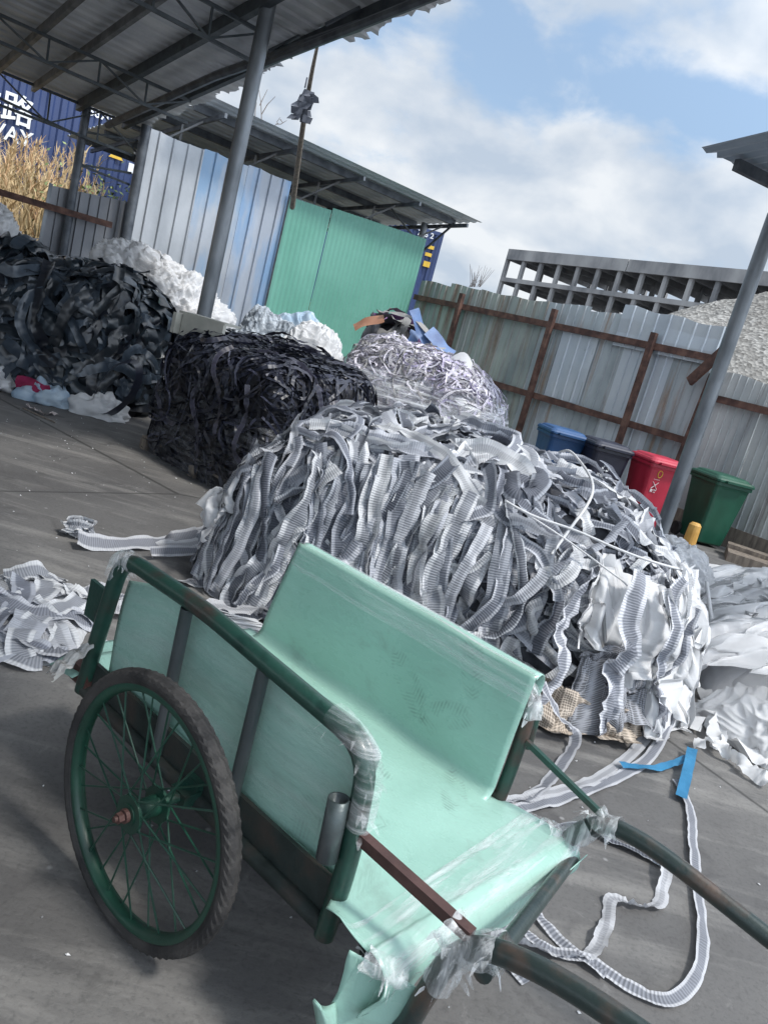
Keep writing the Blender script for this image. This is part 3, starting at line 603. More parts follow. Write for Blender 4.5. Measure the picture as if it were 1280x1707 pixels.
b.build('stem', M['bark'], shb)
tw = empty('bare_tree', tuple(atY(440, 260, 24)), 'bare twigs poking above the lean-to roof', 'tree'); b = MB()
base = atY(436, 230, 24)
b.tube([Vector((base.x, base.y, 2)), base], .03, 5)
for u0, v0, u1, v1 in ((436, 200, 431, 145), (436, 190, 459, 160), (433, 175, 446, 148), (463, 205, 467, 195), (460, 206, 478, 200), (436, 230, 463, 205), (467, 198, 474, 203), (425, 195, 428, 170), (436, 230, 436, 190), (436, 230, 425, 195)):
    a = atY(u0, v0, 24); c_ = atY(u1, v1, 24); b.tube([a, (a+c_)/2+Vector((rnds(rng, .06), 0, rnds(rng, .06))), c_], [.018, .013, .007], 4)
b.build('branches', M['bark'], tw)
b = MB()
for i in range(22):
    a = atY(790+rnds(rng, 10), 478, 26); b.tube([a, a+Vector((rnds(rng, .35), 0, rng.uniform(.3, .75)))], [.012, .004], 3)
tag(b.build('dry_plant', M['bark']), 'small spiky dry plant just above the fence top', 'plant')

# ------------------------------------------------------------------ concrete frame building far off
bd = empty('concrete_frame_building', (20, 106, 0), 'long unfinished grey concrete frame building beyond the fence', 'building')
BL = Vector((7.9, 120, 0)); BD = Vector((12.7, -16.1, 0)).normalized(); BN = Vector((BD.y, -BD.x, 0)); BN = BN if BN.y > 0 else -BN   # BN = away from us
BM = Matrix((BD, BN, Z)).transposed(); nb = 17; bay = 3.55; LB = nb*bay; DP = 15
for zf in (3.6, 7.4, 11.2, 14.9):
    b = MB(); b.box(BL+BD*LB/2+BN*DP/2+Z*(zf-.12), (LB, DP, .24), BM); b.build('floor_slab', M['concrete'], bd)
    b = MB(); b.box(BL+BD*LB/2-BN*.1+Z*(zf-.22), (LB, .35, .6), BM); b.build('edge_beam', M['concrete'], bd)
b = MB(); b.box(BL+BD*LB/2+BN*DP/2+Z*18.5, (LB, DP, .3), BM); b.build('roof_slab', M['concrete'], bd)
for a_, ln in ((0, 6.3), (6.34, 12.0)):
    b = MB(); b.box(BL+BD*(a_*bay+ (LB if a_ else 6.3*bay)/2 - (a_*bay/2 if a_ else 0))-BN*.2+Z*18.35, ((LB-a_*bay) if a_ else 6.3*bay, .4, 1.5), BM); b.build('parapet', M['concrete'], bd)
b = MB(); b.box(BL-BD*.15+BN*DP/2+Z*18.35, (.3, DP, 1.5), BM); b.build('parapet', M['concrete'], bd)
for i in range(nb+1):
    for j in range(3):
        if j == 1 and i % 2: continue
        b = MB(); b.box(BL+BD*(i*bay)+BN*(DP*j/2+.1)+Z*9.2, (.55, .5, 18.2), BM); b.build('column', M['concrete'], bd)
    if i < nb:
        b = MB(); b.box(BL+BD*(i*bay)+BN*DP/2+Z*17.95, (.3, DP, .8), BM); b.build('cross_beam', M['concrete'], bd)
        b = MB(); b.box(BL+BD*(i*bay)+BN*DP/2+Z*14.5, (.3, DP, .7), BM); b.build('cross_beam', M['concrete'], bd)
# ------------------------------------------------------------------ gravel heap
def blob(mb, n, k, f): mb.grid([[f(i/(n-1), j/(k-1)) for j in range(k)] for i in range(n)], lambda i, j: (i/(n-1), j/(k-1)))
def heap(a, r_):
    t = a*2*math.pi; rr = r_*9.5; p = Vector((11.5+math.cos(t)*rr*1.2, 25+math.sin(t)*rr, 0)); h = 7.0*(1-r_)**.85
    p.z = h + .25*noise.noise(p*.5)+.07*noise.noise(p*2.3)+.05*noise.noise(p*6); return p
b = MB(); blob(b, 180, 90, heap); tag(b.build('gravel_heap', M['gravel'], smooth=True), 'big heap of grey gravel rising behind the right hand fence', 'gravel heap', kind='stuff')

# ------------------------------------------------------------------ wheeled bins
def make_bin(mat, label, loc, rot, marks, ms=1.0):
    t = empty('wheeled_bin', (0, 0, 0), label, 'bin', 'wheeled bins in front of the fence')
    b = MB()
    def ringz(z, w_, d_, r=.06, y0=0):
        pts = []
        for cx_, cy_, a0 in ((w_/2-r, d_/2-r, 0), (-w_/2+r, d_/2-r, 90), (-w_/2+r, -d_/2+r, 180), (w_/2-r, -d_/2+r, 270)):
            for k in range(4): a = R(a0+k*30); pts.append(Vector((cx_+r*math.cos(a), cy_+y0+r*math.sin(a), z)))
        return pts
    rows = [ringz(.04, .42, .46), ringz(.06, .44, .5), ringz(.86, .56, .66), ringz(.90, .575, .68), ringz(.905, .61, .72), ringz(.95, .61, .72), ringz(.955, .57, .68)]
    b.grid(rows, close=True); b.add(rows[0], [tuple(range(16))[::-1]]); b.add(rows[-1], [tuple(range(16))]); b.build('body', mat, t)
    b = MB(); rows = [ringz(.958, .63, .75, .07, -.01), ringz(.985, .63, .75, .07, -.01), ringz(1.01, .60, .70, .07, -.01), ringz(1.015, .54, .62, .06), ringz(1.04, .50, .56, .06), ringz(1.05, .44, .48, .06)]
    b.grid(rows, close=True); b.add(rows[-1], [tuple(range(16))]); b.add(rows[0], [tuple(range(16))[::-1]]); ld = b.build('lid', mat, t)
    b = MB(); b.bar((-.2, -.41, .975), (.2, -.41, .975), .05, .03); b.build('lid_grip', mat, ld)
    b = MB(); b.tube([(-.24, .36, .93), (-.24, .43, .98), (.24, .43, .98), (.24, .36, .93)], .016, 8); b.build('handle', mat, t)
    for s in (-1, 1):
        b = MB(); b.tube([(s*.23, .26, .1), (s*.285, .26, .1)], .1, 18); b.build('wheel', M['rubber'], t)
    def tri(cx_, cz, r, y):
        k = MB()
        for i in range(3):
            a0 = R(90+120*i); a1 = R(90+120*(i+1)); p0 = Vector((cx_+r*math.cos(a0), y, cz+r*math.sin(a0))); p1 = Vector((cx_+r*math.cos(a1), y, cz+r*math.sin(a1)))
            k.bar(p0+(p1-p0)*.10, p0+(p1-p0)*.86, .004, .014, (0, 1, 0)); 
            q = p0+(p1-p0)*.90; d = (p1-p0).normalized(); nn_ = Vector((d.z, 0, -d.x)); k.add([q-d*.03+nn_*.018, q-d*.03-nn_*.018, q+d*.01], [(0, 1, 2)])
        return k
    yf = lambda z: -(.25+(.33-.25)*(z-.06)/.80)-.006
    if marks[0] == 'tri': tri(marks[1], .68, .055*ms*1.25, yf(.68)).build('recycling_symbol', M['white'], t)
    if marks[0] == 'cross':
        k = MB(); y = yf(.66); k.bar((-.17, y, .60), (-.08, y, .70), .004, .016, (0, 1, 0)); k.bar((-.08, y, .60), (-.17, y, .70), .004, .016, (0, 1, 0)); k.bar((-.17, y, .735), (-.08, y, .735), .004, .012, (0, 1, 0)); k.build('hazard_symbol', M['white'], t)
        k = MB(); y = yf(.82); k.tube([Vector((-.11+.035*math.cos(a), y, .82+.05*math.sin(a))) for a in [R(30*i) for i in range(12)]], .006, 5, closed=True); k.build('emblem', M['yellow'], t)
    if len(marks) > 2: text_mesh('caption', marks[2], .052, Vector((marks[1], yf(.57)-.001, .55)), (1, 0, 0), (0, -.1, 1), M['white'], t, .001, 1, 'CENTER')
    t.location = loc; t.rotation_euler = (0, 0, R(rot)); t.scale = (.95, .95, .96); return t
make_bin(M['bin_blue'], 'royal blue wheeled bin with white recycling symbol, leftmost of the four', (2.20, 11.15, 0), 10, ('tri', -.02, '可回收物'))
make_bin(M['bin_black'], 'near black wheeled bin with white recycling symbol between blue and red bins', (2.78, 10.85, 0), 10, ('tri', -.04, '其他垃圾'), 1.0)
make_bin(M['bin_red'], 'crimson red wheeled bin left of the round steel post', (3.50, 10.65, 0), 12, ('cross', -.125, '有害'))
make_bin(M['bin_green'], 'dark green wheeled bin half behind the round steel post', (4.36, 10.55, 0), 14, ('none',))

# ------------------------------------------------------------------ piles and bales of offcuts
def warp_quad(c4, h4, e=.35, lump=.05, seed=0, res=(90, 60), slope=0.0):
    """boxy lump standing on a ground quad c4 (near-left, near-right, far-right, far-left) with corner heights h4"""
    c4 = [Vector((x, y, 0)) for x, y in c4]
    def f(u, v):
        a = 2*math.pi*u; ph = v*math.pi/2*.999
        ca, sa = math.cos(a), math.sin(a); cp, sp_ = math.cos(ph), math.sin(ph)
        sg = lambda t, p: math.copysign(abs(t)**p, t)
        x = sg(ca, e)*cp**e; y = sg(sa, e)*cp**e; z = sp_**e
        k = 1-slope*z; x *= k; y *= k
        X, Y = (x+1)/2, (y+1)/2
        p = c4[0]*(1-X)*(1-Y)+c4[1]*X*(1-Y)+c4[2]*X*Y+c4[3]*(1-X)*Y
        h = h4[0]*(1-X)*(1-Y)+h4[1]*X*(1-Y)+h4[2]*X*Y+h4[3]*(1-X)*Y
        p = Vector((p.x, p.y, z*h)); q = p*2.2+Vector((seed*7, 0, 0))
        c0 = (c4[0]+c4[1]+c4[2]+c4[3])/4; o_ = (p-Vector((c0.x, c0.y, h*.35))).normalized()
        d = lump*(noise.noise(q)*1.6+.7*noise.noise(q*2.3)+.35*noise.noise(q*5))
        p = p+o_*d; p.z = max(p.z, 0); return p
    mb = MB(); blob(mb, res[0], res[1], f); return mb
def bvh_of(mb): return BVHTree.FromPolygons([Vector(v) for v in mb.v], [f[::-1] for f in mb.f])     # outward normals
class AR:
    def __init__(s, rng, k, sd): s.r = rng; s.k = k; s.sd = sd; s.x = rng.gauss(0, sd)
    def __call__(s): s.x = s.x*s.k+s.r.gauss(0, s.sd)*math.sqrt(1-s.k*s.k); return s.x
def walk(bvh, p, d, n, step, rng, off=.03, offsd=.02, turn=.15, grav=.3, floor=True):
    """path over a pile's surface: list of (point, normal)"""
    out = []; oa = AR(rng, .93, offsd); ta = AR(rng, .9, turn); p = Vector(p); d = Vector(d).normalized()
    for i in range(n):
        l, nr, _, _ = bvh.find_nearest(p)
        if l is None: break
        if nr.z < -.2: nr = Vector((nr.x, nr.y, 0))
        nr = nr.normalized()
        d = d+Vector((0, 0, -1))*grav*.12; d = (d-nr*d.dot(nr))
        if d.length < 1e-4: break
        d.normalize(); d = (Matrix.Rotation(ta(), 3, nr) @ d)
        q = l+nr*max(.004, off+oa())
        if q.z < .02 and floor: q.z = .02
        if q.z < .03 and i > 3 and not floor: break
        out.append((q, nr.copy())); p = l+d*step
        if p.z < .005:
            p = Vector((p.x+nr.x*step, p.y+nr.y*step, .0))
            if rng.random() < .35: break
    return out
def ribbon(mb, path, w, rng, roll=.35, ruffle=.012, lam=.13, across=3, curl=.0, u0=None, tw=None, crumple=0):
    n = len(path); W_ = w if callable(w) else (lambda s, w=w: w)
    if n < 4: return 0
    # smooth the path once
    P = [p for p, _ in path]; NN = [q for _, q in path]
    for _ in range(3): P = [P[0]]+[(P[i-1]+P[i]*2+P[i+1])/4 for i in range(1, n-1)]+[P[-1]]
    ra = AR(rng, .9, roll); ph1, ph2 = rng.random()*6.28, rng.random()*6.28; u = rng.random() if u0 is None else u0; rows = []; us = []; L = 0
    l1 = lam*(.7+.6*rng.random()); l2 = lam*(.7+.6*rng.random())
    for i in range(n):
        t = (P[min(i+1, n-1)]-P[max(i-1, 0)]); 
        if t.length < 1e-6: t = Vector((1, 0, 0))
        t.normalize(); b = NN[i].cross(t); b = b.normalized() if b.length > 1e-4 else t.orthogonal().normalized(); nn = t.cross(b)
        if nn.dot(NN[i]) < 0: nn = -nn
        a = ra()+(tw or 0); bb = b*math.cos(a)+nn*math.sin(a); n2 = nn*math.cos(a)-b*math.sin(a)
        if i: L += (P[i]-P[i-1]).length
        r = []
        for k in range(across):
            v = k/(across-1)-.5; e = ruffle*(math.sin(6.283*L/l1+ph1) if v < 0 else math.sin(6.283*L/l2+ph2))*abs(v)*2
            q = P[i]+bb*W_(i/n)*v+n2*(e+curl*(v*v*4))
            if crumple: q = q+n2*crumple*(noise.noise(q*14+NN[0]*9)+.6*noise.noise(q*34))
            if q.z < .006: q.z = .006
            r.append(q)
        rows.append(r); us.append(u+L)
    mb.grid(rows, lambda i, j: (us[i], j/(across-1))); return L
def arcs(mb, bvh, starts, rng, w, h, L, across=3, tints=None, lift=.0):
    """hoops of strap standing off the pile"""
    for p in starts:
        l, nr, _, _ = bvh.find_nearest(Vector(p)); 
        if nr is None: continue
        t = nr.orthogonal().normalized(); t = Matrix.Rotation(rng.random()*6.28, 3, nr) @ t; LL = L*rng.uniform(.6, 1.3); hh = h*rng.uniform(.5, 1.3)
        bend = nr.cross(t)*rnds(rng, .5); path = []
        for k in range(15):
            s = k/14; q = l+t*(s-.5)*LL+bend*LL*(s-.5)**2+nr*(lift+hh*math.sin(math.pi*s)**.8-.02)+Vector((0, 0, -.10*LL*math.sin(math.pi*s)))
            path.append((q, (nr*math.sin(math.pi*s)+t*(s-.5)*1.6).normalized()))
        if tints: mb.tint = rng.choice(tints)
        ribbon(mb, path, w*rng.uniform(.75, 1.2), rng, .25, w*.06, .2, across)
def surf_pts(c4, h, n, rng, top=.5, sides=(1, 1, 1, 1)):
    """random points near a quad pile's faces"""
    c = [Vector((x, y, 0)) for x, y in c4]; out = []
    sw = [k for k in range(4) for _ in range(sides[k])]
    for i in range(n):
        if rng.random() < top:
            X, Y = rng.random(), rng.random(); p = c[0]*(1-X)*(1-Y)+c[1]*X*(1-Y)+c[2]*X*Y+c[3]*(1-X)*Y; out.append(Vector((p.x, p.y, h*1.05)))
        else:
            k = rng.choice(sw); X = rng.random(); p = c[k]*(1-X)+c[(k+1) % 4]*X; out.append(Vector((p.x, p.y, h*rng.uniform(.05, 1))))
    return out
def pile(name, label, cat, c4, h4, coremat, seed, e=.35, lump=.05, slope=.1, core_name='packed_core'):
    cx_ = sum(p[0] for p in c4)/4; cy_ = sum(p[1] for p in c4)/4
    t = empty(name, (cx_, cy_, 0), label, cat); c = warp_quad(c4, h4, e, lump, seed, slope=slope); bv = bvh_of(c); c.build(core_name, coremat, t, smooth=True); return t, bv
GREYS = [(1, 1, 1), (.85, .86, .9), (.7, .72, .78), (1.08, 1.08, 1.08), (.55, .57, .62), (.92, .93, .97)]

# ---- the big bale of grey and white ribbed tape
rng = random.Random(21)
SB = [(-.93, 3.85), (1.54, 3.40), (2.06, 5.05), (-.62, 5.75)]
t, bv = pile('striped_tape_bale', 'large bale of grey and white ribbed tape strips behind the handcart', 'bale', SB, (1.02, .95, .98, 1.18), M['core_grey'], 1, .40, .08, .18)
stripe_bvh = bv
def lerp2(c, a, b): c = [Vector((x, y, 0)) for x, y in c]; return c[0]*(1-a)*(1-b)+c[1]*a*(1-b)+c[2]*a*b+c[3]*(1-a)*b
under = MB(); under_d = MB(); under_w = MB(); tops = []
def tape(start, d, n, w, off, roll, grav, kind, turn=.10, offsd=.025, keep=False, across=4, ruffle=.006):
    path = walk(bv, start, d, n, .028, rng, off, offsd, turn, grav); mb = MB() if keep else {'g': under, 'd': under_d, 'w': under_w}[kind]
    g_ = rng.choice(GREYS); mb.tint = g_; L = ribbon(mb, path, w, rng, roll, ruffle, .26, 6, rnds(rng, .02), crumple=.013)
    if keep and L > .15: tops.append((mb, kind))
for i in range(420):      # under layers everywhere
    p = surf_pts(SB, 1.0, 1, rng, .42, (4, 3, 1, 3))[0]; d = Vector((rnds(rng, 1), rnds(rng, 1), -.4))
    tape(p, d, rng.randint(10, 34), rng.uniform(.05, .10), rng.uniform(-.03, .03), rng.uniform(.3, .9), .3, rng.choice('gggdw'), .18, .03)
for i in range(150):      # hanging curtains of tape down the left and front faces
    a = rng.random(); side = rng.random()
    if side < .5: p = lerp2(SB, 0, a); d = Vector((-.9, -.15, -.4))
    else: p = lerp2(SB, a*.62, 0); d = Vector((-.25, -1, -.4))
    p.z = rng.uniform(.85, 1.2); tape(p, d, rng.randint(34, 62), rng.choice((.06, .07, .085, .11, .13)), rng.uniform(.04, .11), rng.uniform(.15, .55), 1.8, rng.choice('ggggwwd'), .045, .014, keep=i < 62)
for i in range(110):      # top: runs swept towards the near edge and to the right
    p = lerp2(SB, rng.uniform(-.0, 1), rng.random()); p.z = 1.15
    d = Vector((rng.uniform(.2, 1.1), rng.uniform(-.8, .25), 0)) if rng.random() < .6 else Vector((rnds(rng, 1), rnds(rng, 1), 0))
    tape(p, d, rng.randint(16, 50), rng.choice((.05, .065, .08, .11)), rng.uniform(.02, .09), rng.uniform(.3, .8), .5, rng.choice('gggdww'), .13, .03, keep=i < 26)
for i in range(46):      # right end: looser, whiter loops
    p = lerp2(SB, rng.uniform(.55, 1.0), 0) if rng.random() < .6 else lerp2(SB, 1, rng.random()); p.z = rng.uniform(.25, .98)
    d = Vector((rnds(rng, 1), -.3, rnds(rng, .8))); tape(p, d, rng.randint(14, 40), rng.uniform(.045, .07), rng.uniform(.02, .10), rng.uniform(.3, .9), .9, rng.choice('ggww'), .20, .04, keep=i < 8)
arcs(under, bv, surf_pts(SB, 1.05, 80, rng, .7, (2, 3, 0, 2)), rng, .058, .07, .26, 4, GREYS)
arcs(under_w, bv, surf_pts(SB, 1.05, 60, rng, .6, (2, 3, 0, 2)), rng, .08, .08, .26, 4, GREYS)
ms = {'g': M['strip'], 'd': M['strip_d'], 'w': M['strip_w']}
for mb, k in tops: mb.build('tape_strip', ms[k], t, smooth=True)
u1 = under.build('tangled_tape', M['strip'], t, smooth=True); u1['kind'] = 'stuff'
for q, k in ((under_d, 'd'), (under_w, 'w')): o = q.build('tangled_tape', ms[k], t, smooth=True); o['kind'] = 'stuff'
# cloth sheets hanging on the right end of the bale
def drape(bv, p0, p1, L, nu, nv, rng, off=.06, fold=.03, grav=1.6, d=(0, 0, -1), fl=.16, seed=0, hem=.08):
    rows = []; p0 = Vector(p0); p1 = Vector(p1); W = (p1-p0).length
    for i in range(nu):
        a = i/(nu-1); st = p0.lerp(p1, a); pth = []; p = st.copy(); dd = Vector(d); LL = L*(1+.35*noise.noise(Vector((a*3, seed, 0)))); step = LL/nv
        for k in range(nv+1):
            l, nr, _, _ = bv.find_nearest(p)
            if nr.z < 0: nr = Vector((nr.x, nr.y, 0)).normalized()
            dd = dd+Vector((0, 0, -.12*grav)); dd = (dd-nr*dd.dot(nr)).normalized()
            s = k/nv
            f = fold*(math.sin(a*W/fl*6.28+2*noise.noise(Vector((a*4, s*2, seed)))*2+seed)*.6+1.2*noise.noise(Vector((a*W*7, s*3+seed, 1)))+.5*noise.noise(Vector((a*W*20, s*9, seed))))*(.35+s)
            q = l+nr*(off+f+hem*s*s*.5); q.z = max(q.z, .012+.01*math.sin(a*30)); pth.append(q); p = l+dd*step
            if p.z < 0: p.z = 0; p += Vector((nr.x, nr.y, 0))*step*.8
        rows.append(pth)
    mb = MB(); mb.grid(rows, lambda i, j: (i/(nu-1)*W, j/nv*L)); return mb
drape(bv, (1.06, 3.36, .40), (1.66, 3.55, .50), .46, 60, 34, rng, .13, .03, seed=3).build('mesh_sheet', M['mesh_grey'], t, smooth=True)
drape(bv, (.92, 3.3, .24), (1.50, 3.44, .16), .24, 50, 22, rng, .14, .045, seed=5, fl=.3).build('mesh_sheet', M['mesh_beige'], t, smooth=True)
drape(bv, (1.45, 3.50, .90), (2.02, 4.3, .90), .62, 80, 50, rng, .13, .05, seed=8).build('gauze_sheet', M['white_cloth'], t, smooth=True)
drape(bv, (1.50, 3.38, .66), (1.95, 3.9, .52), .85, 80, 50, rng, .15, .045, seed=11, fl=.11).build('gauze_sheet', M['white_cloth'], t, smooth=True)
drape(bv, (1.00, 3.4, .97), (1.5, 3.45, .86), .40, 60, 30, rng, .10, .05, seed=14).build('gauze_sheet', M['white_cloth'], t, smooth=True)
drape(bv, (-.78, 4.0, .62), (-.8, 4.7, .7), .35, 60, 30, rng, .10, .05, seed=19).build('gauze_sheet', M['grey_gauze'], t, smooth=True)
# tapes lying over those sheets
for (x, y, z, dx, n) in ((1.24, 3.38, .86, .02, 42), (1.02, 3.38, .80, -.25, 22), (1.60, 3.45, .80, .15, 36), (1.42, 3.42, .92, -.4, 14)):
    mb = MB(); mb.tint = (1.05, 1.05, 1.08); path = walk(bv, (x, y, z), (dx, 0, -1), n, .028, rng, .19, .012, .02, 2.5); ribbon(mb, path, rng.choice((.055, .08, .1)), rng, .6, .004, .3, 6, .01, crumple=.035); mb.build('tape_strip', M['strip'], t, smooth=True)
# plastic string round the bale
mb = MB()
def strap_over(pts, w=.010):
    P = []
    for p in catmull(pts, 10):
        l, nr, _, _ = bv.find_nearest(p); P.append(l+nr*.135)
    for _ in range(14): P = [P[0]]+[(P[i-1]+P[i]*2+P[i+1])/4 for i in range(1, len(P)-1)]+[P[-1]]
    mb.tube(P, w, 5)
strap_over([(.98, 5.3, 1.2), (1.0, 4.6, 1.2), (1.02, 3.9, 1.15), (.86, 3.5, .9)], .008); strap_over([(.55, 3.6, 1.0), (1.0, 3.5, .98), (1.5, 3.6, .95), (2.0, 4.4, .85)], .007); strap_over([(.55, 3.55, 1.05), (1.1, 3.42, .86), (1.2, 3.42, .8)], .005)
mb.build('tie_string', M['white_cloth'], t, smooth=True)

# ---- loose tapes on the ground
def ground_tape(px, w, label, mat, z=.015, tw=0, ruf=.003, seed=1, grp=None, roll=.15, name='loose_tape', cat='tape'):
    r2 = random.Random(seed); P = catmull([atz(u, v, z+(h[0] if h else 0)) for (u, v, *h) in px], 10)
    mb = MB(); mb.tint = (.82, .82, .84); ribbon(mb, [(p, Z) for p in P], w, r2, roll, ruf, .24, 4, 0, 0, tw, crumple=.008); return tag(mb.build(name, mat, smooth=True), label, cat, grp)
G = 'loose ribbed tapes on the ground'
ground_tape([(1128, 1300), (1150, 1345), (1155, 1400), (1163, 1480), (1172, 1560), (1160, 1630), (1115, 1668), (1050, 1645), (980, 1600), (905, 1578), (850, 1520)], .042, 'long grey ribbed tape looping round on the concrete at lower right', M['strip'], seed=2, grp=G)
ground_tape([(1118, 1420, .05), (1105, 1470), (1100, 1505), (1060, 1512), (1018, 1500), (1010, 1545), (985, 1590), (930, 1590), (850, 1572), (800, 1560)], .045, 'crumpled grey ribbed tape zigzagging inside the long loop', M['strip_w'], seed=5, grp=G, roll=.5, ruf=.014)
ground_tape([(1125, 1120, .15), (1105, 1180, .06), (1060, 1250), (990, 1300), (900, 1325), (820, 1345)], .055, 'pair-forming pale ribbed tape curving from the bale foot to the cart, farther one', M['strip_w'], seed=6, grp=G)
ground_tape([(1120, 1190, .1), (1085, 1260, .01), (1020, 1300), (940, 1330), (860, 1350), (800, 1365)], .055, 'pale and slate ribbed tape curving from the bale foot to the cart, nearer one', M['strip'], seed=7, grp=G)
ground_tape([(905, 1140, .25), (930, 1190, .14), (960, 1230, .03), (925, 1290), (880, 1330), (830, 1330)], .06, 'slate tape bent down from the bale behind the far cart post', M['strip'], seed=8, grp=G, roll=.3)
ground_tape([(880, 1400), (960, 1375), (1020, 1400), (1110, 1440)], .05, 'short speckled grey tape under the far cart handle', M['strip_d'], seed=9, grp=G)
ground_tape([(420, 850, .12), (370, 885, .04), (300, 900), (230, 905), (160, 905), (130, 895, .03)], .105, 'grey ribbed tape stretching left across the floor to a bundled end', M['strip'], seed=10, grp=G, ruf=.012, z=.04, tw=-.55)
for k, (o1, w1) in enumerate(((-12, .13), (14, .11), (34, .10))):
    ground_tape([(460, 830+o1, .30), (420, 858+o1, .18), (380, 882+o1, .09), (330, 897+o1*.6, .05), (275-k*12, 902+o1*.5, .04)], lambda s, w1=w1: w1*(1.25-.7*s), ('upper', 'middle', 'lowest')[k]+' of three broad gathered tape tails sweeping left off the striped bale', M['strip' if k != 1 else 'strip_w'], seed=50+k, grp=G, ruf=.015, roll=.4, tw=-.6)
ground_tape([(520, 960, .04), (450, 985), (390, 985), (340, 972), (300, 970)], .10, 'wide grey tape tongue lying left of the bale foot', M['strip'], seed=11, grp=G, ruf=.02)
ground_tape([(860, 1500), (830, 1560), (850, 1600), (880, 1635)], .045, 'short grey tape end poking out below the near cart handle', M['strip'], seed=12, grp=G)
ground_tape([(870, 1470), (900, 1530), (960, 1590), (1010, 1625)], .035, 'narrow lilac grey tape running beside the loop under the handles', M['strip'], seed=13, grp=G)
ground_tape([(1035, 1275, .02), (1080, 1280, .01), (1115, 1276, .01), (1150, 1262, .015)], .040, 'bright blue strap lying flat from the bale foot', M['bluecloth'], seed=14, name='blue_strap', cat='strap', ruf=.003, roll=.05)
ground_tape([(1154, 1248, .03), (1146, 1285, .03), (1135, 1330, .012)], .048, 'short blue strap tail pointing towards the camera', M['bluecloth'], seed=15, name='blue_strap', cat='strap', ruf=.002, roll=.05)
mb = MB(); r2 = random.Random(4)
for k in range(7):
    c_ = atz(130, 888, .03); a0 = r2.random()*6; ribbon(mb, [(c_+Vector((.055*math.cos(a0+i*.35)*(1+.1*k), .045*math.sin(a0+i*.35), .035+.028*math.sin(i*.5+k))), Vector((math.cos(a0+i*.35), math.sin(a0+i*.35), .3)).normalized()) for i in range(16)], .075, r2, .5, .012, .1, 4)
tag(mb.build('tape_bundle', M['strip'], smooth=True), 'scrunched end of the long tape on the left floor', 'tape bundle')
for k, px in enumerate(([(20, 985), (120, 982), (230, 998), (340, 1018), (455, 1030)], [(60, 1010), (190, 1015), (300, 1035), (400, 1055)], [(10, 1060), (90, 1085), (170, 1080), (260, 1075)], [(300, 1015, .02), (370, 1012, .03), (450, 1018, .02)])):
    ground_tape(px, .13, ('back', 'second', 'nearest', 'right hand')[k]+' of the wide flat tapes spread on the floor behind the cart', M['strip_w' if k % 2 else 'strip'], seed=70+k, grp='wide tapes spread behind the cart', z=.02+.01*k, ruf=.02, roll=.3)
# low heap of wide tape at the left edge
rng = random.Random(33); LB = [(-1.42, 2.62), (-1.02, 2.72), (-1.18, 3.42), (-1.80, 3.50)]
t, bv = pile('flat_tape_heap', 'low heap of wide pale ribbed tape at the left edge beside the cart', 'heap', LB, (.05, .04, .06, .07), M['strip_w'], 4, .7, .03, .15)
for k in range(20):
    mb = MB(); p = lerp2(LB, rng.uniform(-.15, .9), rng.random()); p.z = .2; mb.tint = rng.choice(GREYS[:4]); path = walk(bv, p, (rng.uniform(.2, 1), rnds(rng, .5)-.2, 0), 26, .03, rng, .02, .012, .1, .1)
    ribbon(mb, path, rng.uniform(.09, .14), rng, .25, .014, .16, 6); mb.build('tape_strip', M['strip' if k % 3 else 'strip_w'], t, smooth=True)

# ---- black bale on a pallet
rng = random.Random(5)
BB = [(-2.36, 6.95), (-1.04, 5.82), (-.28, 7.05), (-1.5, 8.2)]
t, bv = pile('black_tape_bale', 'squarish bale of shiny black tape wrapped in film on a pallet', 'bale', [(x, y) for x, y in BB], (1.10, 1.06, 1.14, 1.32), M['core_dark'], 2, .20, .04, .02)
kb = MB()
for i in range(900):
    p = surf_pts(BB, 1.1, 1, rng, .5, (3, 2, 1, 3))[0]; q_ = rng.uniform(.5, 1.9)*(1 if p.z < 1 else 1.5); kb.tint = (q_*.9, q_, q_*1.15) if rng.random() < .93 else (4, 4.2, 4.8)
    onside = p.z < 1.1; d = Vector((.76, -.65, rnds(rng, .25))) if onside else Vector((rnds(rng, 1), rnds(rng, 1), 0))
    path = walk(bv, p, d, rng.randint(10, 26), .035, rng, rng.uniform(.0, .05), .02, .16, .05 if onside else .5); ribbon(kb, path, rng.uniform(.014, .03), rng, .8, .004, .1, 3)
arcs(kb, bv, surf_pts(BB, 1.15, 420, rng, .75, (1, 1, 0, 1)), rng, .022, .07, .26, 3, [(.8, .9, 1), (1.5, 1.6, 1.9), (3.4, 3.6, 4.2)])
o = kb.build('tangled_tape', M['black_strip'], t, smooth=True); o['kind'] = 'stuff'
for k in range(24):
    mb = MB(); p = surf_pts(BB, 1.1, 1, rng, .8, (3, 2, 0, 1))[0]; mb.tint = (3, 3, 3.3); path = walk(bv, p, (rnds(rng, 1), rnds(rng, 1), 0), 24, .035, rng, .07, .02, .15, .5); ribbon(mb, path, .04, rng, .5, .006, .1, 4)
    if mb.v: mb.build('tape_strip', M['black_strip'], t, smooth=True)
fm = warp_quad([(x*1.0, y) for x, y in BB], (.80, .72, .8, .8), .26, .03, 9, (70, 40), 0)
fm.v = [tuple(Vector((-1.18, 6.97, 0))+Vector((v[0]+1.18, v[1]-6.97, 0))*1.045+Vector((0, 0, v[2]))) for v in fm.v]
cut = [i for i, f in enumerate(fm.f) if max(fm.v[k][2] for k in f) < .70]
fm.f = [fm.f[i] for i in cut]; fm.uv = [fm.uv[i] for i in cut]; fm.t = [fm.t[i] for i in cut]; fm.mi = [fm.mi[i] for i in cut]
fm.build('stretch_film', mat_film('dusty stretch film', .0, .22, (5, 5, 30), (.4, .42, .45)), t, smooth=True)
pl = empty('pallet', (-1.2, 6.95, 0), 'low dark wooden pallet under the black tape bale', 'pallet')
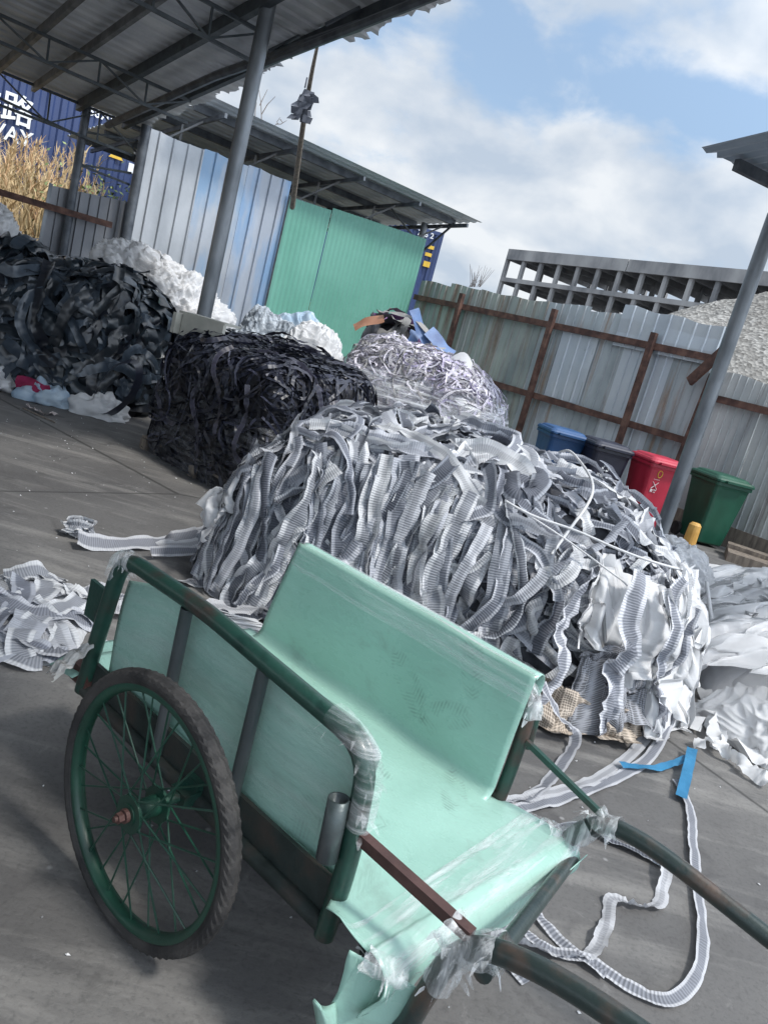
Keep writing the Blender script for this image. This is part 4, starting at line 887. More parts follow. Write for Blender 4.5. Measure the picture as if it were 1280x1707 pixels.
ax = (Vector((-.92, 5.75, 0))-Vector((-2.32, 6.95, 0))).normalized(); ay = Vector((-ax.y, ax.x, 0)); PM = Matrix((ax, ay, Z)).transposed(); pc = Vector((-1.22, 6.9, 0))
for k in (-.85, 0, .85): b = MB(); b.box(pc+ax*k+Z*.05, (.1, 1.45, .1), PM); b.build('bearer', M['wood'], pl)
for k in range(6): b = MB(); b.box(pc+ay*(-.65+.26*k)+Z*.111, (1.85, .1, .02), PM); b.build('slat', M['wood'], pl)

# ---- big pile of slate coloured bands on the left
rng = random.Random(6)
DP_ = [(-4.9, 7.75), (-3.15, 8.05), (-2.85, 9.4), (-6.2, 10.2)]
t, bv = pile('dark_band_pile', 'tall tangled pile of slate black vinyl bands at the left', 'pile', DP_, (1.26, 1.36, 1.48, 1.30), M['core_dark'], 3, .42, .11, .08)
kb = MB(); kk = 0
DT = [(1, 1, 1), (1.4, 1.5, 1.6), (.6, .6, .7), (1.9, 2.1, 2.3), (.9, 1.05, 1.1), (2.4, 2.6, 2.8)]
for i in range(420):
    p = surf_pts(DP_, 1.5, 1, rng, .45, (5, 4, 1, 1))[0]; keep = i >= 340; mb = MB() if keep else kb; mb.tint = rng.choice(DT)
    path = walk(bv, p, (rnds(rng, 1), rnds(rng, 1), rnds(rng, 1)), rng.randint(14, 34), .045, rng, rng.uniform(.02, .15), .035, .14, .6)
    if path and min(q.z for q, _ in path) < .16: path = [x for x in path if x[0].z > .2]
    L = ribbon(mb, path, rng.uniform(.08, .13), rng, .32, .006, .5, 5, rng.uniform(-.02, .03), crumple=.014)
    if keep and L > .2: mb.build('vinyl_band', M['dark_band'], t, smooth=True); kk += 1
arcs(kb, bv, surf_pts(DP_, 1.5, 110, rng, .35, (5, 4, 0, 0)), rng, .12, .15, .42, 5, DT)
o = kb.build('tangled_bands', M['dark_band'], t, smooth=True); o['kind'] = 'stuff'
# long loop hanging at its right foot
mb = MB(); mb.tint = (1.3, 1.2, 1.6); c_ = Vector((-3.0, 7.75, .34))
ribbon(mb, [(c_+Vector((.19*math.sin(a)*1+.10*math.cos(a), 0, .33*math.cos(a)*.95+.02*math.sin(a)+.02)), Vector((math.sin(a), -.35, math.cos(a))).normalized()) for a in [i*6.283/40 for i in range(41)]], .10, rng, .05, .004, .3, 4)
mb.build('vinyl_band', M['dark_band'], t, smooth=True)
# pale scraps stuffed under the pile
for (x, y, col, lab, sc_) in ((-4.45, 7.86, 'white_plastic', 'white crumpled plastic film poking out at the left foot of the dark pile', .30), (-3.75, 7.85, 'pale_blue', 'grey green cloth scraps under the dark pile', .22), (-3.22, 7.95, 'white_cloth', 'cream cloth scraps at the right foot of the dark pile', .24)):
    mb = MB()
    def fb(u, v, x=x, y=y, s=sc_):
        a = u*6.283; ph = v*1.57; d = Vector((math.cos(a)*math.cos(ph), math.sin(a)*math.cos(ph), math.sin(ph))); q = Vector((x, y, 0))+Vector((d.x*s*1.3, d.y*s, d.z*s*.95))
        q += d*s*(.5*noise.noise(q*6)+.28*noise.noise(q*13)+.12*noise.noise(q*30)); q.z = max(.004, q.z); return q
    blob(mb, 60, 30, fb); tag(mb.build('cloth_scraps', M[col], smooth=True), lab, 'scraps')
mb = MB(); p = Vector((-4.02, 7.72, .22)); mb.grid([[p+Vector((.06*i, -.03*math.sin(i*1.4+j), -.035*j+.02*math.sin(i))) for j in range(5)] for i in range(7)]); tag(mb.build('crimson_scrap', mat_cloth('crimson cloth', (.22, .01, .05), (.34, .02, .09), 9, 0, .1), smooth=True), 'crimson cloth scrap under the dark pile', 'scrap')

# ---- crumpled film and cloth mounds
def mound(name, label, cat, c4, h4, mat, seed, ridge=.10, lump=.12, e=.7, res=(220, 110), slope=.2, fr=4.5, holder=None, part=None, smooth=True):
    mb = warp_quad(c4, h4, e, lump, seed, res, slope); cx_ = sum(p[0] for p in c4)/4; cy_ = sum(p[1] for p in c4)/4; V = []
    for v in mb.v:
        p = Vector(v); o_ = (p-Vector((cx_, cy_, h4[0]*.3))).normalized(); q = p*fr+Vector((0, seed*3, 0)); wq = q+Vector((noise.noise(q), noise.noise(q+Vector((5, 0, 0))), noise.noise(q+Vector((0, 9, 0)))))*.9
        r_ = (1-abs(noise.noise(wq))*2.2)*.6+(1-abs(noise.noise(wq*2.3))*2.2)*.3+(1-abs(noise.noise(wq*5))*2.2)*.12
        p = p+o_*ridge*(r_-.4); p.z = max(.003, p.z); V.append(tuple(p))
    mb.v = V
    if holder: return mb.build(part, mat, holder, smooth=smooth)
    return tag(mb.build(name, mat, smooth=smooth), label, cat)
mound('film_mound', 'mound of white crumpled plastic film between the dark pile and silver wall', 'mound', [(-4.8, 9.5), (-2.75, 9.25), (-2.1, 10.4), (-4.9, 11.2)], (1.92, 1.70, 1.55, 2.0), M['white_plastic'], 2, .09, .10, .55, fr=8)
mound('film_mound', 'mound of white crumpled plastic film at the left edge under the container', 'mound', [(-7.4, 9.6), (-5.35, 9.5), (-5.3, 10.8), (-7.6, 11)], (2.3, 1.85, 1.8, 2.35), M['white_plastic'], 5, .09, .10, .6, fr=8)
mound('cloth_mound', 'pile of grey and pale blue cloth scraps behind the black bale', 'mound', [(-2.3, 8.5), (-1.3, 8.3), (-1.0, 9.3), (-2.4, 9.6)], (1.40, 1.40, 1.45, 1.5), mat_cloth('mixed pale scraps', (.16, .19, .23), (.52, .57, .62), 16, 0, .1), 7, .10, .08, .5, fr=8)
mound('cloth_bundle', 'smooth pale blue cloth bundle on top behind the black bale', 'bundle', [(-2.15, 8.95), (-1.15, 8.85), (-1.0, 9.7), (-2.1, 9.8)], (1.55, 1.62, 1.62, 1.6), M['pale_blue'], 9, .05, .07, .7, fr=4)
mound('cloth_bundle', 'white gauze bundle left of the film wrapped lilac bale', 'bundle', [(-1.75, 8.25), (-.85, 8.15), (-.7, 9.0), (-1.7, 9.1)], (1.46, 1.40, 1.40, 1.5), M['white_cloth'], 10, .08, .07, .55, fr=6)
b = MB(); bx = Vector((.9, -.42, 0)).normalized(); by = Vector((.42, .9, 0)); b.box(Vector((-2.08, 7.16, 1.19)), (.50, .04, .20), Matrix((bx, by, Z)).transposed()); b.box(Vector((-2.06, 7.27, 1.30)), (.56, .24, .02), Matrix((bx, by, Z)).transposed()); b.box(Vector((-2.31, 7.33, 1.19)), (.04, .3, .19), Matrix((bx, by, Z)).transposed())
tag(b.build('board_box', M['board']), 'pale grey board tray at the foot of the round post on the black bale', 'tray')

# ---- film wrapped lilac bale
rng = random.Random(9)
PB = [(-1.02, 7.35), (.88, 7.1), (1.14, 8.5), (-.80, 8.8)]
t, bv = pile('lilac_cord_bale', 'film wrapped bale of lilac and grey cord behind the striped bale', 'bale', PB, (1.38, 1.36, 1.50, 1.78), M['core_lilac'], 5, .5, .07, .10)
kb = MB(); LT = [(1, 1, 1), (.8, .8, .85), (.62, .62, .62), (1.15, 1.12, 1.15), (.5, .5, .46), (.85, .8, 1)]
for i in range(1000):
    p = surf_pts(PB, 1.62, 1, rng, .55, (4, 3, 0, 2))[0]; kb.tint = rng.choice(LT if p.x > -.1 else LT[1:5]); path = walk(bv, p, (rnds(rng, 1), rnds(rng, 1), rnds(rng, .6)), rng.randint(8, 22), .035, rng, rng.uniform(0, .05), .02, .3, .25)
    ribbon(kb, path, rng.uniform(.010, .026), rng, .9, .006, .06, 3, crumple=.02)
arcs(kb, bv, surf_pts(PB, 1.55, 330, rng, .6, (2, 2, 0, 1)), rng, .024, .05, .2, 3, LT)
o = kb.build('tangled_cord', M['cord'], t, smooth=True); o['kind'] = 'stuff'
fm = warp_quad(PB, (1.32, 1.30, 1.38, 1.5), .45, .05, 5, (90, 60), .05); cx_, cy_ = .05, 7.9
fm.v = [(cx_+(v[0]-cx_)*1.07, cy_+(v[1]-cy_)*1.07, v[2]) for v in fm.v]; cut = [i for i, f in enumerate(fm.f) if max(fm.v[k][2] for k in f) < 1.30]
fm.f = [fm.f[i] for i in cut]; fm.uv = [fm.uv[i] for i in cut]; fm.t = [fm.t[i] for i in cut]; fm.mi = [fm.mi[i] for i in cut]
fm.build('stretch_film', mat_film('stretch film bands', .08, .75, (2, 2, 26)), t, smooth=True)
b = MB(); c_ = atY(770, 600, 7.7); b.grid([[c_+Vector((.11*(i-3)/3, -.02*j, -.05*j+.10*math.cos((i-3)/3*1.4)-.02)) for j in range(5)] for i in range(7)])
tag(b.build('foam_offcut', M['white_cloth'], smooth=True), 'curved pale foam offcut lying on the lilac bale', 'offcut')
# ---- colourful offcuts in the corner
rng = random.Random(12)
CB = [(-1.0, 9.4), (.25, 9.3), (.5, 10.5), (-.9, 10.8)]
t, bv = pile('coloured_offcut_pile', 'pile of coloured leatherette offcuts in the corner by the green wall', 'pile', CB, (1.62, 1.55, 1.6, 1.95), M['core_dark'], 6, .55, .08, .15)
cm = {k: mat_cloth(k+' leatherette', a, b_, 5, 0, .0, .5) for k, a, b_ in (('grey', (.12, .12, .12), (.24, .23, .22)), ('orange', (.28, .13, .08), (.38, .19, .11)), ('blue', (.05, .10, .24), (.10, .18, .36)), ('purple', (.16, .08, .20), (.25, .13, .28)), ('charcoal', (.035, .035, .04), (.07, .07, .08)))}
for i in range(54):
    k = rng.choice(['grey', 'grey', 'charcoal', 'charcoal', 'orange', 'blue', 'purple', 'grey']); mb = MB()
    p = surf_pts(CB, 1.85, 1, rng, .75, (4, 2, 0, 1))[0]; path = walk(bv, p, (rng.uniform(.0, 1), rnds(rng, .8), 0), rng.randint(8, 16), .05, rng, rng.uniform(.02, .12), .03, .15, .4); 
    if ribbon(mb, path, rng.uniform(.08, .2), rng, .5, .02, .3, 4) > .1: mb.build('offcut', cm[k], t, smooth=True)
for pts, k, w_ in (([(590, 545), (615, 535), (640, 530)], 'orange', .13), ([(690, 515), (700, 545), (715, 585)], 'blue', .14), ([(715, 550), (735, 575), (755, 592)], 'blue', .18), ([(640, 518), (690, 530), (720, 562)], 'grey', .06)):
    mb = MB(); ribbon(mb, [(p, Vector((0, -.6, .8))) for p in catmull([atY(u, v, 9.45) for u, v in pts], 6)], w_, rng, .1, .01, .3, 4); mb.build('offcut', cm[k], t, smooth=True)

# ---- heap of white gauze at the right edge
rng = random.Random(15)
RH = [(1.98, 3.95), (2.5, 3.15), (4.6, 6.4), (3.1, 7.9)]
t, bv = gh, gbv = pile('gauze_heap', 'spreading heap of greyish white gauze at the right edge', 'heap', RH, (.20, .40, .80, .34), M['grey_gauze'], 8, .75, .07, .12)
mound('x', '', '', [(2.05, 4.1), (2.6, 3.4), (4.3, 5.6), (2.9, 7.4)], (.24, .50, .92, .52), M['grey_gauze'], 21, .13, .08, .8, fr=1.7, holder=t, part='gauze_fold')
mound('x', '', '', [(2.5, 4.6), (3.0, 4.2), (4.0, 5.2), (3.4, 6.0)], (.5, .6, 1.02, .76), M['grey_gauze'], 22, .12, .07, .8, fr=1.6, holder=t, part='gauze_fold')
mound('x', '', '', [(1.95, 3.8), (2.55, 3.25), (2.9, 3.9), (2.2, 4.4)], (.14, .24, .36, .24), M['white_cloth'], 23, .10, .06, .9, fr=3, holder=t, part='gauze_fold')
for i in range(14):
    mb = MB(); p = lerp2(RH, rng.uniform(0, 1), rng.uniform(0, .7)); p.z = .8; path = walk(bv, p, (rnds(rng, 1), -.8, 0), rng.randint(14, 30), .045, rng, rng.uniform(.07, .15), .03, .2, .4)
    mb.tint = (rng.uniform(.85, 1.05),)*3
    if ribbon(mb, path, rng.uniform(.12, .34), rng, .35, .03, .4, 9, rng.uniform(-.04, .04)) > .1: mb.build('gauze_strip', M['grey_gauze' if i % 3 else 'white_cloth'], t, smooth=True)
for k, (pts, w_) in enumerate((([(1160, 1245), (1185, 1232), (1205, 1250), (1225, 1262), (1260, 1290), (1290, 1305)], .07), ([(1175, 1150), (1200, 1190), (1195, 1230), (1215, 1240)], .10), ([(1290, 1180), (1250, 1190), (1240, 1240), (1290, 1270)], .12))):
    mb = MB(); ribbon(mb, [(p, Z) for p in catmull([atz(u, v, .05) for u, v in pts], 10)], w_, rng, .6, .025, .2, 7); mb.build('gauze_strip', M['white_cloth'], t, smooth=True)
mb = MB(); mb.tube(catmull([atY(1178, 972, 5.6), atY(1186, 1030, 5.1), atY(1200, 1090, 4.7), atY(1210, 1105, 4.5)], 6), .014, 6); mb.build('twisted_cord', M['white_cloth'], t, smooth=True)
mound('clear_bag', 'clear plastic bag of white waste leaning against the striped bale at right', 'bag', [(2.15, 5.6), (2.75, 5.9), (2.9, 6.8), (2.2, 6.6)], (.62, .52, .50, .62), M['white_plastic'], 31, .06, .05, .55, fr=6)
mound('film_sheet', 'flat crumpled clear film beyond the gauze heap below the green bin', 'film', [(2.9, 7.2), (4.8, 6.9), (5.6, 9.0), (3.6, 9.2)], (.14, .22, .14, .10), M['grey_gauze'], 33, .06, .05, .9, fr=4)
mb = MB(); p = Vector((3.86, 9.6, 0)); mb.tube([p, p+Z*.04, p+Z*.34, p+Z*.37], [.085, .085, .075, .05], 16); tag(mb.build('bollard', M['ochre'], smooth=False), 'short ochre stub post in front of the green bin', 'bollard')
b = MB(); b.box((5.0, 9.7, .06), (1.1, .6, .12), Matrix.Rotation(R(-20), 3, 'Z')); b.box((5.1, 9.85, .15), (1.2, .25, .05), Matrix.Rotation(R(-24), 3, 'Z')); tag(b.build('plank_stack', M['wood']), 'weathered planks lying at the fence foot right of the green bin', 'planks')
# sheer netting thrown over the gauze heap
t, bv = gh, gbv
for k, (a_, b_, L_) in enumerate((((4.2, 6.8, .9), (3.2, 7.3, .6), 1.9), ((4.3, 6.0, .9), (3.6, 6.9, .9), 1.8), ((3.4, 4.9, .8), (2.6, 5.8, .5), 1.2), ((3.3, 4.3, .7), (2.9, 5.2, .7), 1.3))):
    dm = drape(bv, a_, b_, L_, 90, 60, rng, .10+.02*k, .05, grav=.5, d=(-.5, -1, 0), fl=.35, seed=60+k); dm.build('netting', M['sheer' if k != 2 else 'grey_gauze'], t, smooth=True)
# small litter
r2 = random.Random(40)
mb = MB(); P = [atz(u, v, .02) for u, v in ((45, 676), (60, 682), (75, 690), (95, 688))]; ribbon(mb, [(p, Z) for p in catmull(P, 5)], .05, r2, .4, .015, .1, 4); tag(mb.build('cloth_scrap', mat_cloth('pink white scrap', (.5, .42, .42), (.65, .58, .56), 9, 0, .1), smooth=True), 'pinkish white rag scrap on the floor before the dark pile', 'scrap')
mb = MB(); mb.tube([atz(38, 680, .01), atz(92, 704, .012)], .007, 5); tag(mb.build('stick', M['wood']), 'thin stick beside the pinkish scrap', 'stick')
mb = MB()
for i in range(700):
    p = Vector((rng.uniform(-4, 3), rng.uniform(1.2, 8.5), .001)); s_ = rng.uniform(.0015, .008); a = rng.random()*6.28
    mb.tint = (rng.uniform(.3, 1.1),)*3; mb.add([p+Vector((math.cos(a+k)*s_*(1+.5*(k > 2)), math.sin(a+k)*s_, .004 if k == 1.6 else .001)) for k in (0, 1.6, 3.1, 4.6)]+[p+Z*.006], [(0, 1, 4), (1, 2, 4), (2, 3, 4), (3, 0, 4)])
tag(mb.build('floor_crumbs', M['grey_gauze']), 'scattered pale crumbs and lint on the concrete', 'litter', kind='stuff')

# ------------------------------------------------------------------ handcart
ca = R(-53.428); cb = R(1.284)
bk_ = Vector((math.sin(ca), math.cos(ca), 0)); fw_ = -bk_; LA = Vector((math.sin(ca+math.pi/2), math.cos(ca+math.pi/2), 0))
FU = fw_*math.cos(cb)-Z*math.sin(cb); WU = Z*math.cos(cb)+fw_*math.sin(cb); CO = Vector((-.073, 1.989, .338)); CMX = Matrix((FU, LA, WU)).transposed()
def K(u, v, w): return CO+FU*u+LA*v+WU*w
cart = empty('handcart', (CO.x, CO.y, 0), 'dark green two wheeled handcart lined with mint vinyl in the foreground', 'handcart')
def rounded(pts, r, n=6):
    """polyline with rounded corners"""
    P = [Vector(p) for p in pts]; out = [P[0]]
    for i in range(1, len(P)-1):
        a = (P[i-1]-P[i]); c = (P[i+1]-P[i]); ra = min(r, a.length*.45, c.length*.45); p0 = P[i]+a.normalized()*ra; p1 = P[i]+c.normalized()*ra
        for k in range(n+1):
            t = k/n; out.append(p0*(1-t)**2+P[i]*2*t*(1-t)+p1*t*t)
    out.append(P[-1]); return out
def stube(mb, pts, r, n=14): mb.tube(pts, r, n)
def smooth_sides(o, mx=.12):
    for p in o.data.polygons: p.use_smooth = len(p.vertices) == 4
    return o
for sd_, v in ((-1, -.345), (1, .345)):
    b = MB(); o_ = .014*sd_
    topw = .455 if sd_ < 0 else .425
    stube(b, rounded([K(-.555, v, -.02), K(-.53, v+o_*.4, .15), K(-.475, v+o_, topw-.005), K(-.1, v+o_, topw+.005), K(.475 if sd_ < 0 else .49, v+o_, topw-.035), K(.50, v+o_*.4, .18), K(.495, v, -.04)], .085), .0235 if sd_ < 0 else .02, 16)
    smooth_sides(b.build('side_rail', M['cgreen'], cart))
    for u_ in (-.17, .135):
        b = MB(); stube(b, [K(u_, v+o_*1.0, topw-.02), K(u_-.012*0, v, -.01)], .017); smooth_sides(b.build('side_strut', M['cgrey'], cart))
    b = MB(); stube(b, [K(-.56, v, -.01), K(.50, v, -.02)], .021); smooth_sides(b.build('lower_rail', M['cunder'], cart))
# open stub sleeve welded outside the near front post
b = MB(); c0, c1 = K(.472, -.392, .165), K(.458, -.392, .305); d = (c1-c0).normalized(); x = d.orthogonal().normalized(); y = d.cross(x); rows = []
for (p, r_) in ((c0, .018), (c0, .0235), (c1, .0235), (c1, .0195), (c0+d*.02, .0195)): rows.append([p+(x*math.cos(t)+y*math.sin(t))*r_ for t in [6.283*k/18 for k in range(18)]])
b.grid(rows, close=True); smooth_sides(b.build('stub_sleeve', M['cgrey'], cart))
b = MB(); c0, c1 = K(.505, .385, .23), K(.495, .385, .36); stube(b, [c0, c1], .018); smooth_sides(b.build('stub_sleeve', M['cgreen'], cart))
# deck and cross members
b = MB(); b.box(K(-.03, 0, .035), (1.05, .66, .018), CMX); b.build('deck', M['cunder'], cart)
b = MB()
for u_ in (-.5, -.17, .15, .48): b.box(K(u_, 0, -.01), (.04, .66, .035), CMX)
b.build('cross_member', M['cgreen'], cart)
b = MB()
for v in (-.345, .345):
    b.box(K(-.02, v*.97, .035), (1.02, .012, .10), CMX)
b.build('deck_skirt', M['cunder'], cart)
b = MB(); b.box(K(-.575, -.34, .255), (.10, .012, .115), CMX); b.build('rear_plate', M['cgreen'], cart)
b = MB(); b.box(K(-.575, -.28, .025), (.10, .16, .055), CMX); b.build('rear_step', M['crust'], cart)
# handles: near and far, each rising from under the deck and bending forward
hn = [(.50, -.20, -.03), (.56, -.24, -.10), (.63, -.31, -.14), (.70, -.34, -.125), (.738, -.345, -.06), (.755, -.345, .03), (.775, -.345, .13), (.82, -.345, .203), (.90, -.345, .243), (1.02, -.345, .272), (1.2, -.35, .295), (1.5, -.35, .32)]
hf = [(.48, .33, -.03), (.54, .335, -.09), (.61, .345, -.115), (.675, .345, -.05), (.705, .345, .05), (.74, .345, .13), (.785, .345, .178), (.85, .345, .198), (.97, .345, .198), (1.2, .345, .172), (1.5, .345, .14)]
for h in (hn, hf):
    b = MB(); stube(b, catmull([K(*p) for p in h], 7), .0225, 16); hh_ = b.build('handle', M['cblack'], cart); smooth_sides(hh_)
b = MB(); stube(b, [K(.845, -.345, .165), K(.745, .345, .045)], .0185); smooth_sides(b.build('front_crossbar', M['cblack'], cart))
b = MB(); b.bar(K(.50, -.352, .232), K(.80, -.345, .215), .024, .024, WU); b.build('brace_bar', M['crust'], cart)
b = MB(); b.bar(K(.515, .352, .262), K(.80, .345, .195), .015, .015, WU); b.build('brace_bar', M['cgreen'], cart)
b = MB(); stube(b, [K(.0, -.53, 0), K(0, .53, 0)], .014); smooth_sides(b.build('axle', M['cgreen'], cart))
for v in (-.345, .345): b = MB(); b.bar(K(0, v, -.012), K(0, v, .04), .05, .03, LA); b.bar(K(-.03, v*1.08, .0), K(.03, v*1.08, .0), .035, .05, LA); b.build('axle_bracket', M['cgreen'], cart)
# wheels
def wheel(v):
    c = K(0, v, 0); ux = FU; uz = LA.cross(FU).normalized(); Rr = .338; s = -1 if v < 0 else 1
    def ringp(r, off, a): return c+(ux*math.cos(a)+uz*math.sin(a))*r+LA*off
    wt = empty('wheel', (0, 0, 0)); bpy.data.objects.remove(wt)
    n = 160; rows = []
    prof = [(.300, -.014), (.305, -.019), (.316, -.0235), (.326, -.0225), (.3335, -.0185), (.3365, -.012), (.338, -.004), (.338, .004), (.3365, .012), (.3335, .0185), (.326, .0225), (.316, .0235), (.305, .019), (.300, .014)]
    for i in range(n):
        a = 6.28318*i/n; row = []
        for j, (r_, o_) in enumerate(prof):
            if 3 <= j <= 10: r_ -= .0042*((i+(j % 2)) % 2) if j in (3, 4, 9, 10) else (.003 if (i % 4 == 0 and j % 2) else 0)
            if j in (5, 8): r_ -= .003
            row.append(ringp(r_, o_, a))
        rows.append(row)
    b = MB(); b.grid(rows, closeu=True, close=True); ty = b.build('wheel', M['rubber'], cart)
    b = MB(); rp_ = [(.303, -.0165), (.296, -.019), (.288, -.0165), (.283, -.008), (.281, 0), (.283, .008), (.288, .0165), (.296, .019), (.303, .0165)]
    b.grid([[ringp(r_, o_, 6.28318*i/72) for (r_, o_) in rp_] for i in range(72)], closeu=True); b.build('rim', M['cgreen2'], ty, smooth=True)
    b = MB()
    for (o0, o1, r_) in ((-.045, .045, .026), (-.042, -.034, .046), (.034, .042, .046)):
        b.grid([[ringp(rr, oo, 6.28318*i/24) for rr, oo in ((.001, o0), (r_, o0), (r_, o1), (.001, o1))] for i in range(24)], closeu=True)
    b.build('hub', M['cgreen2'], ty)
    b = MB(); b.grid([[ringp(rr, oo*s, 6.28318*i/6) for rr, oo in ((.001, .072), (.013, .072), (.013, .058), (.001, .058))] for i in range(6)], closeu=True)
    b.grid([[ringp(rr, oo*s, 6.28318*i/16) for rr, oo in ((.001, .080), (.007, .080), (.007, .045), (.001, .045))] for i in range(16)], closeu=True)
    b.grid([[ringp(rr, oo*s, 6.28318*i/16) for rr, oo in ((.001, .056), (.017, .056), (.017, .046), (.001, .046))] for i in range(16)], closeu=True); b.build('hub_nut', M['crust'], ty)
    for i in range(32):
        b = MB(); side = -1 if i % 2 else 1; a = 6.28318*i/32; cr = (.42 if (i//2) % 2 else -.42)
        b.tube([ringp(.042, side*.038, a+cr*1.9), ringp(.286, side*.004, a)], .0025, 6); b.build('spoke', M['cgreen2'], ty)
wheel(-.493); wheel(.493)

# ---- mint vinyl lining laid in the cart
vt = empty('vinyl_sheet', tuple(K(0, 0, .05)), 'mint green vinyl sheet with boot prints lining the handcart and curling over its front', 'sheet')
def lining(u, s):
    """s: arc position across: near panel (-), floor, far panel (+)"""
    W = .318
    fl = .068+.006*noise.noise(Vector((u*5, s*5, 0)))
    r = .045
    if abs(s) <= W-r: return Vector((u, s, fl))
    sgn = 1 if s > 0 else -1; q = abs(s)-(W-r); arc = r*math.pi/2
    if q < arc: a = q/r; return Vector((u, sgn*(W-r+r*math.sin(a)), fl+r*(1-math.cos(a))))
    h = q-arc; return Vector((u, sgn*(W+.03*h), fl+r+h))
def vgrid(name, uu, ss, f, th=.0025):
    b = MB(); rows = [[f(a, c) for c in ss] for a in uu]; k = len(rows)
    b.grid(rows, lambda i, j: (uu[i], ss[j])); o = b.build(name, M['vinyl'], vt, smooth=True)
    so_ = o.modifiers.new('thickness', 'SOLIDIFY'); so_.thickness = th; so_.offset = 0; return o
def frange(a, b, n): return [a+(b-a)*i/(n-1) for i in range(n)]
# far panel, standing, its top edge folded over the rail
def fpan(u, s):
    h = s-.318; t = (u+.5)/1.0; wob = .008*noise.noise(Vector((u*3, h*4, 3)))
    top = .375
    uu_ = u+(.06*(h/.38)-.04)*(1 if u < -.1 else 0)*(-(u+.1)/.4)+(.0)
    if h <= top: 
        p = lining(uu_, s); p.y += .012*math.sin(h/.36*3.1)*(-.6)+wob; return K(p.x, p.y, min(p.z, .463))
    a = (h-top)/.028; a = min(a, 3.0); extra = max(0, h-top-.084)
    return K(uu_, .335+.0+.030*(1-math.cos(a))+.004+wob, .418+.028*math.sin(a)+.02*(1-a/3)-extra)
vgrid('far_panel', frange(-.50, .488, 50), frange(.262, .318+.50, 44), fpan)
def npan(u, s):
    h = -s-.318; wob = .006*noise.noise(Vector((u*4, h*6, 9)))+.004*math.sin(u*21)
    lo = .02; ww = .085+h*1.0
    tp = .40 if u < .4 else .40-(u-.4)*.35
    if u < -.30: tp = .40-(-.30-u)*.35
    w_ = .062+min(h, .40)/.40*(tp+.03-.062)
    return K(u, -.312-.006*math.sin(h*8)+wob, w_)
vgrid('near_panel', frange(-.50, .478, 50), frange(-.318, -.318-.40, 30), npan)
# floor, running out over the front bar, bulging past the near post and hanging down in a flap
def floor_f(u, s):
    z = .070+.007*noise.noise(Vector((u*5, s*5, 0)))
    if u > .47:
        k = min(1, (u-.47)/.07); k = k*k*(3-2*k)
        k2 = max(0, min(1, (u-.57)/.07)); 
        if s < 0: s = s*(1+.36*k-.06*k2)            # widens past the near post
        if s > 0: s = s*(1+.08*k)
        e = max(0, (-s-.34)/.10)
        z += .035*e**2*k*(1-k2); s += .012*e*e*e*k
    v = s
    ul = .645+.062*(s+.42)/.76
    if u <= ul: return K(u, v, z+.02*max(0, (u-.5)/.2))
    q = u-ul; r = .058; a = q/r
    zt = z+.02
    if a < 1.9: return K(ul+r*math.sin(a), v, zt-r*(1-math.cos(a)))
    h = q-r*1.9; fold = .012*math.sin(s*34)*min(1, h/.05)
    return K(ul+r*math.sin(1.9)-.30*h+fold, v, zt-r*(1-math.cos(1.9))-h)
fo = vgrid('floor_sheet', frange(-.60, .63, 60)+frange(.635, .83, 44), frange(-.325, .325, 60), floor_f)
def flap(h, t):      # the near corner of the sheet hanging below the lip in folds
    f = (.016*math.sin(t*17+h*6)+.008*math.sin(t*31))*min(1, h/.05)
    return K(.612+.138*t-.05*h+f, -.432+.10*t+f*.8-.06*h*(1-t), .072-.045*t-h*(1-.12*abs(math.sin(t*5))))
fl_ = MB(); rows = [[flap(h, s) for s in frange(0, 1, 40)] for h in frange(0, .30, 30)]
fl_.grid(rows, lambda i, j: (i*.012+.6, j*.005-.9)); o = fl_.build('hanging_flap', M['vinyl'], vt, smooth=True); mo = o.modifiers.new('thickness', 'SOLIDIFY'); mo.thickness = .0025
fl_ = MB(); rows = []
for i in range(12):      # curled tip pointing outwards
    t_ = i/11; a_ = Vector((.617, -.43-.085*t_, -.055+.06*t_*t_)); c_ = Vector((.617, -.43-.085*t_, -.17+.175*t_)); rows.append([K(*(a_.lerp(c_, k/6)+Vector((.02*math.sin(k/6*3.14), 0, 0)))) for k in range(7)])
fl_.grid(rows, lambda i, j: (i*.012+.6, j*.01-1.2)); o = fl_.build('curled_corner', M['vinyl'], vt, smooth=True); mo = o.modifiers.new('thickness', 'SOLIDIFY'); mo.thickness = .0025
fl_ = MB(); rows = [[K(.775-.04*h, .22+.14*s*(1-h*.6)+.02*h, .07-.13*h) for h in frange(0, 1, 10)] for s in frange(0, 1, 10)]
fl_.grid(rows, lambda i, j: (i*.012+.6, j*.01-1.5)); o = fl_.build('far_flap', M['vinyl'], vt, smooth=True); mo = o.modifiers.new('thickness', 'SOLIDIFY'); mo.thickness = .0025
def rear(u, s):      # tail sticking out behind
    return K(-.58-u, -.385+s*.30, .055+.03*(1-s)*0-.10*u-.03*math.cos(s*5)*u*3)
fl_ = MB(); rows = [[rear(u, s)+WU*(-.12*max(0, .25-s)) for s in frange(0, 1, 14)] for u in frange(-.02, .11, 10)]
fl_.grid(rows, lambda i, j: (i*.012-.7, j*.02-.4)); o = fl_.build('rear_tail', M['vinyl'], vt, smooth=True); mo = o.modifiers.new('thickness', 'SOLIDIFY'); mo.thickness = .0025
